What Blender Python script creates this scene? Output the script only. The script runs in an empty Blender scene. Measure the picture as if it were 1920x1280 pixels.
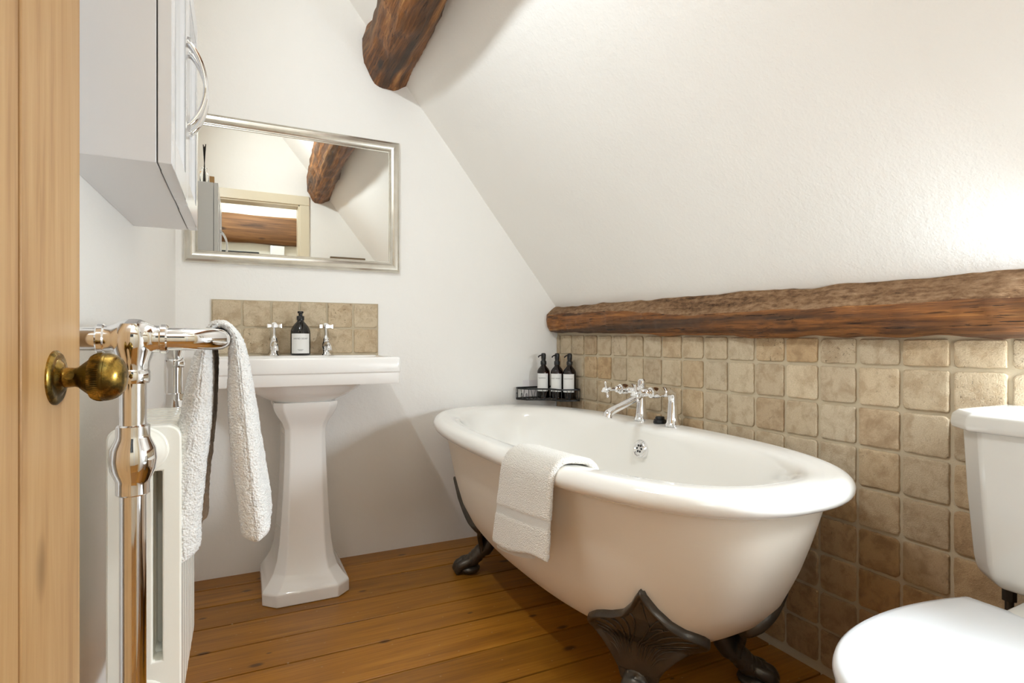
import bpy, bmesh, math, random
from mathutils import Vector, Matrix, noise
random.seed(7)
PI = math.pi
scene = bpy.context.scene
COL = scene.collection

# ------------------------------------------------------------------ materials
def lin(c):
    c = c / 255.0
    return c / 12.92 if c <= .04045 else ((c + .055) / 1.055) ** 2.4
def rgb(r, g, b): return (lin(r), lin(g), lin(b), 1)

class NT:
    def __init__(s, name):
        s.m = bpy.data.materials.new(name); s.m.use_nodes = True
        s.t = s.m.node_tree; s.n = s.t.nodes; s.l = s.t.links
        s.b = s.n['Principled BSDF']
    def add(s, typ, **k):
        n = s.n.new(typ)
        for a, v in k.items():
            if a.startswith('i_'):
                n.inputs[a[2:].replace('_', ' ')].default_value = v
            else: setattr(n, a, v)
        return n
    def link(s, a, b): s.l.new(a, b)
    def coords(s, scale=(1, 1, 1), rot=(0, 0, 0)):
        tc = s.add('ShaderNodeTexCoord'); mp = s.add('ShaderNodeMapping')
        mp.inputs['Scale'].default_value = scale; mp.inputs['Rotation'].default_value = rot
        s.link(tc.outputs['Object'], mp.inputs['Vector']); return mp.outputs['Vector']
    def noise(s, vec, scale, detail=4, rough=.55, dist=0):
        n = s.add('ShaderNodeTexNoise'); n.inputs['Scale'].default_value = scale
        n.inputs['Detail'].default_value = detail; n.inputs['Roughness'].default_value = rough
        n.inputs['Distortion'].default_value = dist
        s.link(vec, n.inputs['Vector']); return n.outputs['Fac']
    def ramp(s, fac, stops):
        r = s.add('ShaderNodeValToRGB'); e = r.color_ramp.elements
        while len(e) < len(stops): e.new(.5)
        for k, (p, c) in enumerate(stops): e[k].position = p; e[k].color = c
        s.link(fac, r.inputs['Fac']); return r.outputs['Color']
    def mix(s, fac, a, b, typ='MIX'):
        m = s.add('ShaderNodeMix', data_type='RGBA', blend_type=typ)
        for v, i in ((fac, 0), (a, 6), (b, 7)):
            if hasattr(v, 'node'): s.link(v, m.inputs[i])
            else: m.inputs[i].default_value = v
        return m.outputs[2]
    def math(s, op, a, b=0.0, c=0.0):
        m = s.add('ShaderNodeMath', operation=op)
        for i, v in enumerate((a, b, c)):
            if hasattr(v, 'node'): s.link(v, m.inputs[i])
            else: m.inputs[i].default_value = v
        return m.outputs[0]
    def bump(s, h, strength=.3, dist=.01, nrm=None):
        b = s.add('ShaderNodeBump'); b.inputs['Strength'].default_value = strength
        b.inputs['Distance'].default_value = dist; s.link(h, b.inputs['Height'])
        if nrm: s.link(nrm, b.inputs['Normal'])
        return b.outputs['Normal']
    def attr(s, name):
        a = s.add('ShaderNodeAttribute'); a.attribute_name = name; return a
    def set(s, **k):
        for a, v in k.items():
            i = s.b.inputs[a.replace('_', ' ')]
            if hasattr(v, 'node'): s.link(v, i)
            else: i.default_value = v
        return s.m

def m_plaster(name, c, bump=.25, var=.04):
    t = NT(name); v = t.coords()
    n1 = t.noise(v, 3.0, 3); n2 = t.noise(v, 38, 6, .6); n3 = t.noise(v, 160, 3, .6)
    dark = tuple(x * (1 - var) for x in c[:3]) + (1,)
    colr = t.mix(n1, dark, c)
    h = t.math('ADD', n2, t.math('MULTIPLY', n3, .35))
    return t.set(Base_Color=colr, Roughness=.62, Normal=t.bump(h, bump, .006))
def m_plain(name, c, rough=.4, metal=0, **k):
    t = NT(name); return t.set(Base_Color=c, Roughness=rough, Metallic=metal, **k)
def m_gloss(name, c, rough=.12, bump=0, scale=30, coat=0):
    t = NT(name); v = t.coords()
    k = dict(Base_Color=c, Roughness=rough)
    if bump: k['Normal'] = t.bump(t.noise(v, scale, 3), bump, .004)
    if coat: k['Coat_Weight'] = coat; k['Coat_Roughness'] = .05
    return t.set(**k)
def m_wood(name, axis, dark, mid, light, scale=1.0, rough=.5, bump=.3, knots=True, fine=1.0, attr=None, spec=.5):
    """grain along one axis; object-space pattern"""
    t = NT(name)
    sc = [14 * scale] * 3; sc[axis] = 1.1 * scale
    v = t.coords(tuple(sc)); sc2 = [60 * scale * fine] * 3; sc2[axis] = 2.0 * scale
    v2 = t.coords(tuple(sc2))
    if attr:
        a = t.attr(attr); ad = t.add('ShaderNodeVectorMath', operation='MULTIPLY_ADD')
        t.link(a.outputs['Color'], ad.inputs[0]); ad.inputs[1].default_value = (37, 53, 71); t.link(v, ad.inputs[2]); v = ad.outputs[0]
    n1 = t.noise(v, 1.0, 5, .6, .6); n2 = t.noise(v2, 1.0, 4, .65)
    f = t.math('ADD', t.math('MULTIPLY', n1, .65), t.math('MULTIPLY', n2, .35))
    colr = t.ramp(f, [(.30, dark), (.47, mid), (.66, light)])
    if attr:
        sh = t.math('MULTIPLY_ADD', a.outputs['Fac'], .45, .76)
        cb = t.add('ShaderNodeCombineColor'); [t.link(sh, cb.inputs[i]) for i in range(3)]
        colr = t.mix(1.0, colr, cb.outputs[0], 'MULTIPLY')
    if knots:
        sk = [5.5] * 3; sk[axis] = 2.6
        vk = t.coords(tuple(sk)); vo = t.add('ShaderNodeTexVoronoi'); vo.inputs['Scale'].default_value = 1.0
        t.link(vk, vo.inputs['Vector'])
        kf = t.ramp(vo.outputs['Distance'], [(.05, (1, 1, 1, 1)), (.12, (0, 0, 0, 1))])
        amt = .75
        if knots == 'few':
            sp_ = t.add('ShaderNodeSeparateColor'); t.link(vo.outputs['Color'], sp_.inputs[0])
            kf = t.math('MULTIPLY', kf, t.math('GREATER_THAN', sp_.outputs[0], .62)); amt = .5
        colr = t.mix(t.math('MULTIPLY', kf, amt), colr, tuple(x * .35 for x in dark[:3]) + (1,))
    return t.set(Base_Color=colr, Roughness=rough, Normal=t.bump(f, bump, .004), Specular_IOR_Level=spec)

def m_oak():
    """old hand-hewn oak: streaks, open checks and dark patches along Y"""
    t = NT('aged_oak')
    v = t.coords((20, .8, 20)); v2 = t.coords((95, 3.2, 95)); v3 = t.coords((10, .8, 10)); v4 = t.coords((170, 9, 170))
    n1 = t.noise(v, 1, 5, .6, .9); n2 = t.noise(v2, 1, 4, .65); n3 = t.noise(v3, 1, 3); n4 = t.noise(v4, 1, 3, .6)
    f = t.math('ADD', t.math('MULTIPLY', n1, .55), t.math('MULTIPLY', n2, .45))
    c = t.ramp(f, [(.33, rgb(46, 27, 13)), (.44, rgb(92, 55, 24)), (.54, rgb(136, 86, 40)), (.66, rgb(184, 132, 74))])
    patch = t.ramp(n3, [(.47, (0, 0, 0, 1)), (.58, (1, 1, 1, 1))])
    c = t.mix(t.math('MULTIPLY', patch, .74), c, rgb(56, 44, 35))
    chk = t.ramp(n4, [(.30, (1, 1, 1, 1)), (.38, (0, 0, 0, 1))])
    c = t.mix(t.math('MULTIPLY', chk, .8), c, rgb(22, 13, 7))
    vk = t.coords((6, 2.2, 6)); vo = t.add('ShaderNodeTexVoronoi'); vo.inputs['Scale'].default_value = 1
    t.link(vk, vo.inputs['Vector']); k = t.ramp(vo.outputs['Distance'], [(.05, (1, 1, 1, 1)), (.13, (0, 0, 0, 1))])
    c = t.mix(t.math('MULTIPLY', k, .85), c, rgb(26, 15, 8))
    h = t.math('SUBTRACT', f, t.math('MULTIPLY', chk, .5))
    return t.set(Base_Color=c, Roughness=.58, Normal=t.bump(h, 1.0, .007), Specular_IOR_Level=.35)
M = {}
M['plaster'] = m_plaster('plaster_white', rgb(243, 240, 235), .22)
M['plaster_slope'] = m_plaster('plaster_slope', rgb(244, 241, 236), .3)
M['hall_plaster'] = m_plaster('hall_plaster', rgb(238, 232, 218), .2)
M['cream_gloss'] = m_gloss('cream_gloss_paint', rgb(222, 210, 184), .3)
M['white_paint'] = m_gloss('white_satin_paint', rgb(238, 238, 238), .25)
M['cabinet'] = m_gloss('cabinet_white', rgb(226, 226, 228), .22)
M['ceramic'] = m_gloss('white_ceramic', rgb(244, 241, 237), .08, coat=.4)
M['ceramic_toilet'] = m_gloss('white_vitreous', rgb(206, 202, 194), .1, coat=.4)
M['seat_white'] = m_gloss('seat_white', rgb(222, 223, 224), .16)
M['enamel'] = m_gloss('bath_enamel', rgb(242, 239, 233), .07, coat=.5)
def m_tubpaint():
    t = NT('tub_cream_paint'); v = t.coords((3, 3, 160)); v2 = t.coords()
    n = t.noise(v, 1.5, 3); n2 = t.noise(v2, 6, 3)
    c = t.mix(n2, rgb(229, 218, 202), rgb(234, 225, 211))
    return t.set(Base_Color=c, Roughness=.38, Normal=t.bump(n, .06, .003))
M['tub_paint'] = m_tubpaint()
M['chrome'] = m_plain('chrome', (.86, .86, .87, 1), .06, 1)
M['mirror'] = m_plain('mirror_glass', (.83, .825, .785, 1), .005, 1)
def m_silver():
    t = NT('brushed_silver_leaf'); v = t.coords((3, 3, 3)); n = t.noise(v, 6, 3, .6)
    c = t.ramp(n, [(.3, rgb(204, 198, 186)), (.7, rgb(222, 218, 208))])
    return t.set(Base_Color=c, Metallic=.9, Roughness=.24)
M['silver'] = m_silver()
def m_brass():
    t = NT('aged_brass'); v = t.coords(); n = t.noise(v, 55, 5, .6); n2 = t.noise(v, 16, 3)
    f = t.math('MULTIPLY', n, n2)
    c = t.ramp(f, [(.2, rgb(92, 78, 40)), (.28, rgb(168, 136, 66)), (.42, rgb(212, 176, 100))])
    r = t.ramp(f, [(.2, (.42,) * 3 + (1,)), (.32, (.16,) * 3 + (1,))])
    return t.set(Base_Color=c, Metallic=1, Roughness=r)
M['brass'] = m_brass()
def m_iron():
    t = NT('cast_iron_pewter'); v = t.coords(); n = t.noise(v, 90, 4); n2 = t.noise(v, 14, 3)
    c = t.mix(n2, rgb(62, 56, 48), rgb(92, 84, 74))
    return t.set(Base_Color=c, Metallic=.6, Roughness=.33, Normal=t.bump(n, .25, .002))
M['iron'] = m_iron()
M['radiator'] = m_gloss('radiator_enamel', rgb(244, 241, 230), .16, .05, 60)
M['pine'] = m_wood('stripped_pine', 2, rgb(146, 104, 58), rgb(184, 144, 96), rgb(202, 166, 118), 1.0, .45, .2, knots='few')
M['oak_dark'] = m_oak()
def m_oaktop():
    t = NT('pale_oak_top'); v = t.coords((40, 2.5, 40)); v2 = t.coords((90, 40, 90)); v3 = t.coords((9, 2, 9))
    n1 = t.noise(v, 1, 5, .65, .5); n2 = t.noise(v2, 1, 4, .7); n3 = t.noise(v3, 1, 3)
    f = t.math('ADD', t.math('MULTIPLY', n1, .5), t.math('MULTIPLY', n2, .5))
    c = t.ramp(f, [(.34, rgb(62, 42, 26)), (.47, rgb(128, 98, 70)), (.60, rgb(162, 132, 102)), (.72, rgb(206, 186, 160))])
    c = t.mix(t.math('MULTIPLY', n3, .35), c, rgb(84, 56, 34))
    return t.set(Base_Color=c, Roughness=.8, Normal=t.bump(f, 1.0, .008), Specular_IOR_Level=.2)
M['oak_top'] = m_oaktop()  # paler grey-brown oak for the upper facet of the wall plate
M['oak_hall'] = m_wood('aged_oak_hall', 0, rgb(48, 30, 16), rgb(112, 74, 40), rgb(150, 108, 66), 1.2, .7, .9)
M['black'] = m_plain('black_plastic', (.006, .006, .006, 1), .3)
M['black_wire'] = m_plain('black_coated_wire', (.008, .008, .008, 1), .35)
M['soap_bottle'] = m_plain('dark_bottle', (.010, .008, .006, 1), .12)
M['label'] = m_plain('label_paper', rgb(226, 224, 220), .5)
M['ink'] = m_plain('label_ink', rgb(60, 60, 60), .6)
M['rubber'] = m_plain('black_rubber', (.005, .005, .005, 1), .45)
M['pad'] = m_plain('clear_adhesive_pad', rgb(236, 230, 230), .25)
M['reed'] = m_plain('black_reed', (.006, .005, .005, 1), .6)
M['card'] = m_plain('tan_card', rgb(190, 150, 100), .7)
M['tv'] = m_plain('screen_black', (.006, .006, .007, 1), .2)
M['frame_brown'] = m_plain('frame_brown', rgb(110, 90, 66), .5)
M['art'] = m_plain('art_paper', rgb(214, 206, 190), .7)
def m_glass(name, c, rough=.02):
    t = NT(name); return t.set(Base_Color=c, Roughness=rough, Transmission_Weight=1.0, IOR=1.45)
M['amber'] = m_glass('amber_glass', (.16, .045, .012, 1))
M['liquid'] = m_plain('dark_amber_liquid', (.03, .010, .003, 1), .3)
M['glass'] = m_glass('clear_glass', (.97, .98, .97, 1))
def m_towel(name, c, sc=260):
    t = NT(name); v = t.coords(); n = t.noise(v, sc, 3, .7); n2 = t.noise(v, 30, 3)
    vo = t.add('ShaderNodeTexVoronoi'); vo.inputs['Scale'].default_value = sc * 1.1; t.link(v, vo.inputs['Vector'])
    h = t.math('SUBTRACT', n, t.math('MULTIPLY', vo.outputs['Distance'], .8))
    return t.set(Base_Color=c, Roughness=.95, Normal=t.bump(h, .8, .004), Sheen_Weight=.4, Specular_IOR_Level=.1)
M['towel'] = m_towel('terry_white', rgb(244, 242, 238))
M['towel_bath'] = m_towel('terry_cream', rgb(242, 236, 226), 330)
M['towel_band'] = m_towel('towel_flat_weave', rgb(246, 241, 232), 700)

def m_tile():
    t = NT('tumbled_travertine'); v = t.coords(); a = t.attr('tint')
    ad = t.add('ShaderNodeVectorMath', operation='MULTIPLY_ADD')
    t.link(a.outputs['Color'], ad.inputs[0]); ad.inputs[1].default_value = (3.1, 5.3, 7.7); t.link(v, ad.inputs[2])
    vv = ad.outputs[0]
    sep = t.add('ShaderNodeSeparateColor'); t.link(a.outputs['Color'], sep.inputs[0])
    r1, r2, r3 = sep.outputs
    n1 = t.noise(vv, 26, 5, .62, .4); n2 = t.noise(vv, 9, 3); n3 = t.noise(vv, 120, 4, .7)
    base = t.ramp(r1, [(0, rgb(206, 190, 162)), (.35, rgb(200, 187, 163)), (.6, rgb(188, 174, 150)), (.8, rgb(198, 174, 140)), (1, rgb(216, 202, 176))])
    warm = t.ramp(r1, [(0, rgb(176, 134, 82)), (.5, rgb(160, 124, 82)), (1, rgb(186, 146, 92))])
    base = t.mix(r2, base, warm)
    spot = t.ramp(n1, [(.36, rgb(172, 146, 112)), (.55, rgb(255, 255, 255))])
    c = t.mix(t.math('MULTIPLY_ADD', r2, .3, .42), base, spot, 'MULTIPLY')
    c = t.mix(t.math('MULTIPLY', n2, .22), c, rgb(205, 176, 134))
    pit = t.ramp(n3, [(.33, (1, 1, 1, 1)), (.40, (0, 0, 0, 1))])
    pit2 = t.math('MULTIPLY', pit, t.math('MULTIPLY_ADD', r3, .85, .15))
    n4 = t.noise(vv, 320, 3, .7)
    c = t.mix(t.math('MULTIPLY', pit2, .65), c, rgb(112, 90, 64))
    c = t.mix(t.math('MULTIPLY', t.ramp(n4, [(.42, (1, 1, 1, 1)), (.58, (0, 0, 0, 1))]), .22), c, rgb(150, 124, 92))
    h = t.math('SUBTRACT', t.math('MULTIPLY_ADD', n1, .7, t.math('MULTIPLY', n4, .5)), pit2)
    return t.set(Base_Color=c, Roughness=.55, Normal=t.bump(h, .7, .006))
M['tile'] = m_tile()
def m_grout():
    t = NT('sand_grout'); v = t.coords(); n = t.noise(v, 14, 4); n2 = t.noise(v, 300, 2)
    c = t.mix(n, rgb(182, 167, 141), rgb(196, 182, 157))
    return t.set(Base_Color=c, Roughness=.85, Normal=t.bump(n2, .3, .002))
M['grout'] = m_grout()
def m_floor():
    t = NT('waxed_pine_boards'); a = t.attr('tint')
    v = t.coords((1.6, 26, 10)); v2 = t.coords((3.5, 130, 40)); v3 = t.coords()
    ad = t.add('ShaderNodeVectorMath', operation='MULTIPLY_ADD')
    t.link(a.outputs['Color'], ad.inputs[0]); ad.inputs[1].default_value = (31, 17, 71); t.link(v, ad.inputs[2])
    n1 = t.noise(ad.outputs[0], 1, 5, .6, .8); n2 = t.noise(v2, 1, 4, .6); n3 = t.noise(v3, 2.5, 3)
    f = t.math('ADD', t.math('MULTIPLY', n1, .6), t.math('MULTIPLY', n2, .4))
    c = t.ramp(f, [(.28, rgb(112, 68, 20)), (.5, rgb(160, 104, 27)), (.72, rgb(184, 128, 42))])
    sep = t.add('ShaderNodeSeparateColor'); t.link(a.outputs['Color'], sep.inputs[0])
    sh = t.math('MULTIPLY_ADD', sep.outputs[0], .3, .8)
    cb = t.add('ShaderNodeCombineColor'); [t.link(sh, cb.inputs[i]) for i in range(3)]
    c = t.mix(1, c, cb.outputs[0], 'MULTIPLY')
    vk = t.coords((3.6, 7.3, 1), (0, 0, .13)); vo = t.add('ShaderNodeTexVoronoi', voronoi_dimensions='2D'); vo.inputs['Scale'].default_value = 1
    t.link(vk, vo.inputs['Vector'])
    vsep = t.add('ShaderNodeSeparateColor'); t.link(vo.outputs['Color'], vsep.inputs[0])
    kd = t.math('DIVIDE', vo.outputs['Distance'], t.math('MULTIPLY_ADD', vsep.outputs[1], 1.1, .35))
    k = t.ramp(kd, [(.035, (1, 1, 1, 1)), (.08, (0, 0, 0, 1))])
    k = t.math('MULTIPLY', k, t.math('GREATER_THAN', vsep.outputs[0], .45))
    c = t.mix(t.math('MULTIPLY', k, .8), c, rgb(62, 34, 14))
    vs = t.add('ShaderNodeTexVoronoi', voronoi_dimensions='2D'); vs.inputs['Scale'].default_value = 7; t.link(t.coords((1, 1.7, 1), (0, 0, .4)), vs.inputs['Vector'])
    s = t.ramp(vs.outputs['Distance'], [(.012, (1, 1, 1, 1)), (.026, (0, 0, 0, 1))])
    c = t.mix(t.math('MULTIPLY', s, .5), c, rgb(196, 176, 140))
    r = t.math('MULTIPLY_ADD', n3, .25, .27)
    return t.set(Base_Color=c, Roughness=r, Normal=t.bump(f, .15, .003))
M['floor'] = m_floor()
M['gap'] = m_plain('dark_gap', (.006, .004, .003, 1), .9)

# ------------------------------------------------------------------ mesh builder
class MB:
    def __init__(s): s.v = []; s.f = []; s.mi = []; s.tint = {}
    def add(s, vs, fs, mi=0, tint=None):
        o = len(s.v); s.v += [Vector(p) for p in vs]
        for f in fs:
            if tint is not None: s.tint[len(s.f)] = tint
            s.f.append(tuple(i + o for i in f)); s.mi.append(mi)
        return o
    def box(s, x0, x1, y0, y1, z0, z1, mi=0, tint=None):
        vs = [(x, y, z) for z in (z0, z1) for y in (y0, y1) for x in (x0, x1)]
        s.add(vs, [(0, 2, 3, 1), (4, 5, 7, 6), (0, 1, 5, 4), (2, 6, 7, 3), (0, 4, 6, 2), (1, 3, 7, 5)], mi, tint); return s
    def loft(s, rings, closed=True, cap0=True, cap1=True, mi=0, tint=None, loop=False):
        n = len(rings[0]); vs = [p for r in rings for p in r]; fs = []
        m = len(rings)
        for i in range(m if loop else m - 1):
            i2 = (i + 1) % m
            for j in range(n if closed else n - 1):
                k = (j + 1) % n
                fs.append((i * n + j, i * n + k, i2 * n + k, i2 * n + j))
        if cap0 and not loop: fs.append(tuple(range(n))[::-1])
        if cap1 and not loop: fs.append(tuple((m - 1) * n + j for j in range(n)))
        s.add(vs, fs, mi, tint); return s
    def tube(s, path, r, n=16, caps=True, mi=0, loop=False, squash=1.0):
        P = [Vector(p) for p in path]; m = len(P)
        R = r if isinstance(r, (list, tuple)) else [r] * m
        rings = []; up = None
        for i in range(m):
            if loop: d = P[(i + 1) % m] - P[i - 1]
            else: d = P[min(i + 1, m - 1)] - P[max(i - 1, 0)]
            if d.length < 1e-9: d = Vector((0, 0, 1))
            d.normalize()
            if up is None:
                up = Vector((0, 0, 1)) if abs(d.z) < .9 else Vector((1, 0, 0))
            up = (up - d * up.dot(d)).normalized(); w = d.cross(up)
            rings.append([P[i] + (up * math.cos(a) + w * math.sin(a) * squash) * R[i] for a in [2 * PI * k / n for k in range(n)]])
        return s.loft(rings, True, caps, caps, mi, loop=loop)
    def lathe(s, prof, c=(0, 0, 0), axis=(0, 0, 1), n=32, mi=0, cap0=True, cap1=True):
        a = Vector(axis).normalized(); u = Vector((1, 0, 0)) if abs(a.x) < .9 else Vector((0, 1, 0))
        u = (u - a * u.dot(a)).normalized(); w = a.cross(u); c = Vector(c)
        rings = [[c + a * h + (u * math.cos(t) + w * math.sin(t)) * max(r, 1e-4) for t in [2 * PI * k / n for k in range(n)]] for r, h in prof]
        return s.loft(rings, True, cap0, cap1, mi)
    def ell(s, c, rx, ry, rz, n=16, m=10, rot=None, mi=0):
        rings = []
        for i in range(m + 1):
            t = -PI / 2 + PI * i / m; cr = max(math.cos(t), .02)
            rings.append([Vector((rx * cr * math.cos(2 * PI * k / n), ry * cr * math.sin(2 * PI * k / n), rz * math.sin(t))) for k in range(n)])
        rings = [[Vector(c) + (rot @ p if rot else p) for p in r] for r in rings]
        return s.loft(rings, mi=mi)
    def xf(s, mat): s.v = [mat @ p for p in s.v]; return s
    def disp(s, fn): s.v = [fn(p) for p in s.v]; return s
    def build(s, name, mats, parent=None, bevel=0, seg=3, sub=0, smooth=True, ang=40, merge=True, limit=35):
        if not isinstance(mats, (list, tuple)): mats = [mats]
        off = origin(parent) if parent else Vector((0, 0, 0))
        me = bpy.data.meshes.new(name)
        me.from_pydata([tuple(p - off) for p in s.v], [], s.f)
        for m in mats: me.materials.append(M[m] if isinstance(m, str) else m)
        me.polygons.foreach_set('material_index', s.mi)
        if s.tint:
            at = me.color_attributes.new('tint', 'FLOAT_COLOR', 'CORNER')
            for p in me.polygons:
                t = s.tint.get(p.index, (.5, .5, .5))
                for li in p.loop_indices: at.data[li].color = (t[0], t[1], t[2], 1)
        bm = bmesh.new(); bm.from_mesh(me)
        if merge: bmesh.ops.remove_doubles(bm, verts=bm.verts, dist=1e-5)
        bmesh.ops.recalc_face_normals(bm, faces=bm.faces)
        bm.to_mesh(me); bm.free()
        if smooth:
            me.polygons.foreach_set('use_smooth', [True] * len(me.polygons))
            if not sub: me.set_sharp_from_angle(angle=math.radians(ang))
        me.update()
        o = bpy.data.objects.new(name, me); COL.objects.link(o)
        if parent: o.parent = parent
        if bevel:
            b = o.modifiers.new('edge', 'BEVEL'); b.width = bevel; b.segments = seg; b.limit_method = 'ANGLE'; b.angle_limit = math.radians(limit)
            b.harden_normals = False
        if sub:
            d = o.modifiers.new('smooth', 'SUBSURF'); d.levels = sub; d.render_levels = sub
        return o

def origin(o):
    p = Vector((0, 0, 0))
    while o: p += o.location; o = o.parent
    return p
def thing(name, label, cat, loc=(0, 0, 0), group=None):
    o = bpy.data.objects.new(name, None); COL.objects.link(o); o.location = loc; o.empty_display_size = .05
    o['label'] = label; o['category'] = cat
    if group: o['group'] = group
    o['kind'] = 'thing'
    return o
def tag(o, label, cat, group=None, kind='thing'):
    o['label'] = label; o['category'] = cat; o['kind'] = kind
    if group: o['group'] = group
    return o
def struct(o, label=None, cat=None):
    o['kind'] = 'structure'
    if label: o['label'] = label
    if cat: o['category'] = cat
    return o
def sm(a, b, x):
    t = min(1, max(0, (x - a) / (b - a))); return t * t * (3 - 2 * t)
def interp(x, pts):
    if x <= pts[0][0]: return pts[0][1]
    for (a, b), (c, d) in zip(pts, pts[1:]):
        if x <= c: return b + (d - b) * (x - a) / (c - a)
    return pts[-1][1]
def catmull(P, k=8, loop=False):
    P = [Vector(p) for p in P]; out = []; n = len(P)
    for i in range(n if loop else n - 1):
        if loop: a, b, c, d = P[i - 1], P[i], P[(i + 1) % n], P[(i + 2) % n]
        else: a, b, c, d = P[max(i - 1, 0)], P[i], P[i + 1], P[min(i + 2, n - 1)]
        for j in range(k):
            t = j / k
            out.append(.5 * ((2 * b) + (c - a) * t + (2 * a - 5 * b + 4 * c - d) * t * t + (3 * b - a - 3 * c + d) * t ** 3))
    if not loop: out.append(P[-1])
    return out
def rrect(x0, x1, y0, y1, r, z, k=6):
    out = []
    for cx, cy, a0 in ((x1 - r, y1 - r, 0), (x0 + r, y1 - r, PI / 2), (x0 + r, y0 + r, PI), (x1 - r, y0 + r, 1.5 * PI)):
        for j in range(k + 1):
            a = a0 + PI / 2 * j / k; out.append(Vector((cx + r * math.cos(a), cy + r * math.sin(a), z)))
    return out

# ------------------------------------------------------------------ room shell
YB, XR, YF = 2.47, 1.45, .15          # back wall, tiled wall, front wall
ZC = 2.62
def XL(y): return -.22 - .025 * (YB - y)
SL = 1.25
def zslope(x, y=2.47):
    w = min(1, max(0, (x - .5) / (XR - .5)))
    return 1.088 + SL * (XR - x) - .040 * w * (YB - y) / 2.0
XS = XR - (ZC - 1.088) / SL            # where slope meets flat ceiling

# floor : boards across the room
edges = [YB + .02, 2.365, 2.21, 2.045, 1.885, 1.725, 1.545, 1.375, 1.20, 1.03, .86, .69, .52, .35, .17, .0, -.17, -.34, -.52, -.7, -.88, -1.05, -1.25]
b = MB()
for k, (y1, y0) in enumerate(zip(edges, edges[1:])):
    g = .0030
    x0, x1 = (-.45, 1.6)
    tint = (random.random(), random.random(), random.random())
    b.box(x0 - 1.0 * (y1 < .1), x1, y0 + g, y1 - g, -.02, random.uniform(-.0008, 0), 0, tint)
b.box(-1.45, 1.6, -1.25, YB + .02, -.03, -.021, 1, (.5, .5, .5))
struct(b.build('floor', ['floor', 'gap'], bevel=.0012, seg=1), 'waxed pine floorboards running across the room', 'floor')

# back wall (grid so that it stays softly uneven)
def gridsheet(fn, nu, nv, mb=None):
    mb = mb or MB(); rings = [[fn(i / nu, j / nv) for j in range(nv + 1)] for i in range(nu + 1)]
    return mb.loft(rings, closed=False, cap0=False, cap1=False)
w = MB(); w.box(-.5, 1.6, YB, YB + .1, -.03, ZC + .05)
struct(w.build('wall_back', 'plaster', smooth=False), 'plain white plaster end wall behind the basin', 'wall')

# left wall, very slightly out of square
w = MB(); y0, y1 = YF - .13, YB
w.add([(XL(y0), y0, -.03), (XL(y1), y1, -.03), (XL(y1), y1, ZC + .05), (XL(y0), y0, ZC + .05),
       (-.5, y0, -.03), (-.5, y1, -.03), (-.5, y1, ZC + .05), (-.5, y0, ZC + .05)],
      [(0, 1, 2, 3), (4, 7, 6, 5), (3, 2, 6, 7), (0, 4, 5, 1), (0, 3, 7, 4), (1, 5, 6, 2)])
struct(w.build('wall_left', 'plaster', smooth=False), 'white plaster wall behind the radiator', 'wall')

# sloping ceiling on the right, cut back at its near end for a small low window
DY0, DY1, DZ = .16, .465, 1.20
w = MB()
def sp(x, y): return Vector((x, y, zslope(x, y)))
xd = XR - (DZ - 1.088) / SL
def wob(p): return p + Vector((1, 0, .8)) * (noise.noise(p * 1.7) * .004 + noise.noise(p * 5) * .0015)
ny, nx = 60, 40
for (ya, yb, xa, xb) in ((DY1, YB + .01, XS, XR + .02), (YF - .02, DY1, XS, xd)):
    if yb - ya < .005: continue
    n1 = max(2, int(ny * (yb - ya) / 2.3)); n2 = max(2, int(nx * (xb - xa) / 1.2))
    gridsheet(lambda u, v: wob(sp(xa + (xb - xa) * v, ya + (yb - ya) * u)), n1, n2, w)
w.box(XR + .001, XR + .14, DY1 + .001, YB + .005, 1.0005, 1.06)
# outer skin
w.add([(XS + .12, YF - .05, ZC + .1), (XR + .25, YF - .05, 1.0), (XR + .25, YB + .05, 1.0), (XS + .12, YB + .05, ZC + .1)], [(0, 1, 2, 3)])
slope_obj = struct(w.build('ceiling', 'plaster_slope', ang=60), 'white plastered sloping ceiling over the bath', 'ceiling')
w = MB(); w.box(-.5, XS + .14, YF - .14, YB + .05, ZC, ZC + .06)
struct(w.build('ceiling_flat', 'plaster', smooth=False), 'flat strip of white ceiling above the left wall', 'ceiling')
# small low window in the right wall above the cistern
WZ0, WZ1, xw = .82, 1.17, XR + .02
w = MB()
tri = [(xd + .004, DZ + .02), (xd + .004, zslope(xd, DY1) + .002), (XR + .004, zslope(XR, DY1) - .03), (XR + .004, .99), (XR + .14, .99), (XR + .14, DZ + .02)]
w.loft([[Vector((x, y, z)) for x, z in tri] for y in (DY1 + .001, DY1 + .05)])
w.box(xd + .004, XR + .14, YF - .02, DY1, DZ + .002, DZ + .03)
struct(w.build('trim_1', 'plaster', smooth=False), 'white plaster reveal around the small low window', 'trim')
wf = MB()
for a0, a1, c0, c1 in ((DY0, DY1, WZ0, WZ0 + .03), (DY0, DY1, WZ1 - .03, WZ1), (DY0, DY0 + .03, WZ0 + .03, WZ1 - .03), (DY1 - .03, DY1, WZ0 + .03, WZ1 - .03)): wf.box(xw - .02, xw + .03, a0, a1, c0, c1)
wo = struct(wf.build('window_1', 'white_paint', bevel=.003), 'small white window low in the right wall above the cistern', 'window')
wp = MB(); wp.box(xw, xw + .005, DY0 + .03, DY1 - .03, WZ0 + .03, WZ1 - .03); wp.build('window_pane', 'glass', wo, smooth=False)

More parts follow.
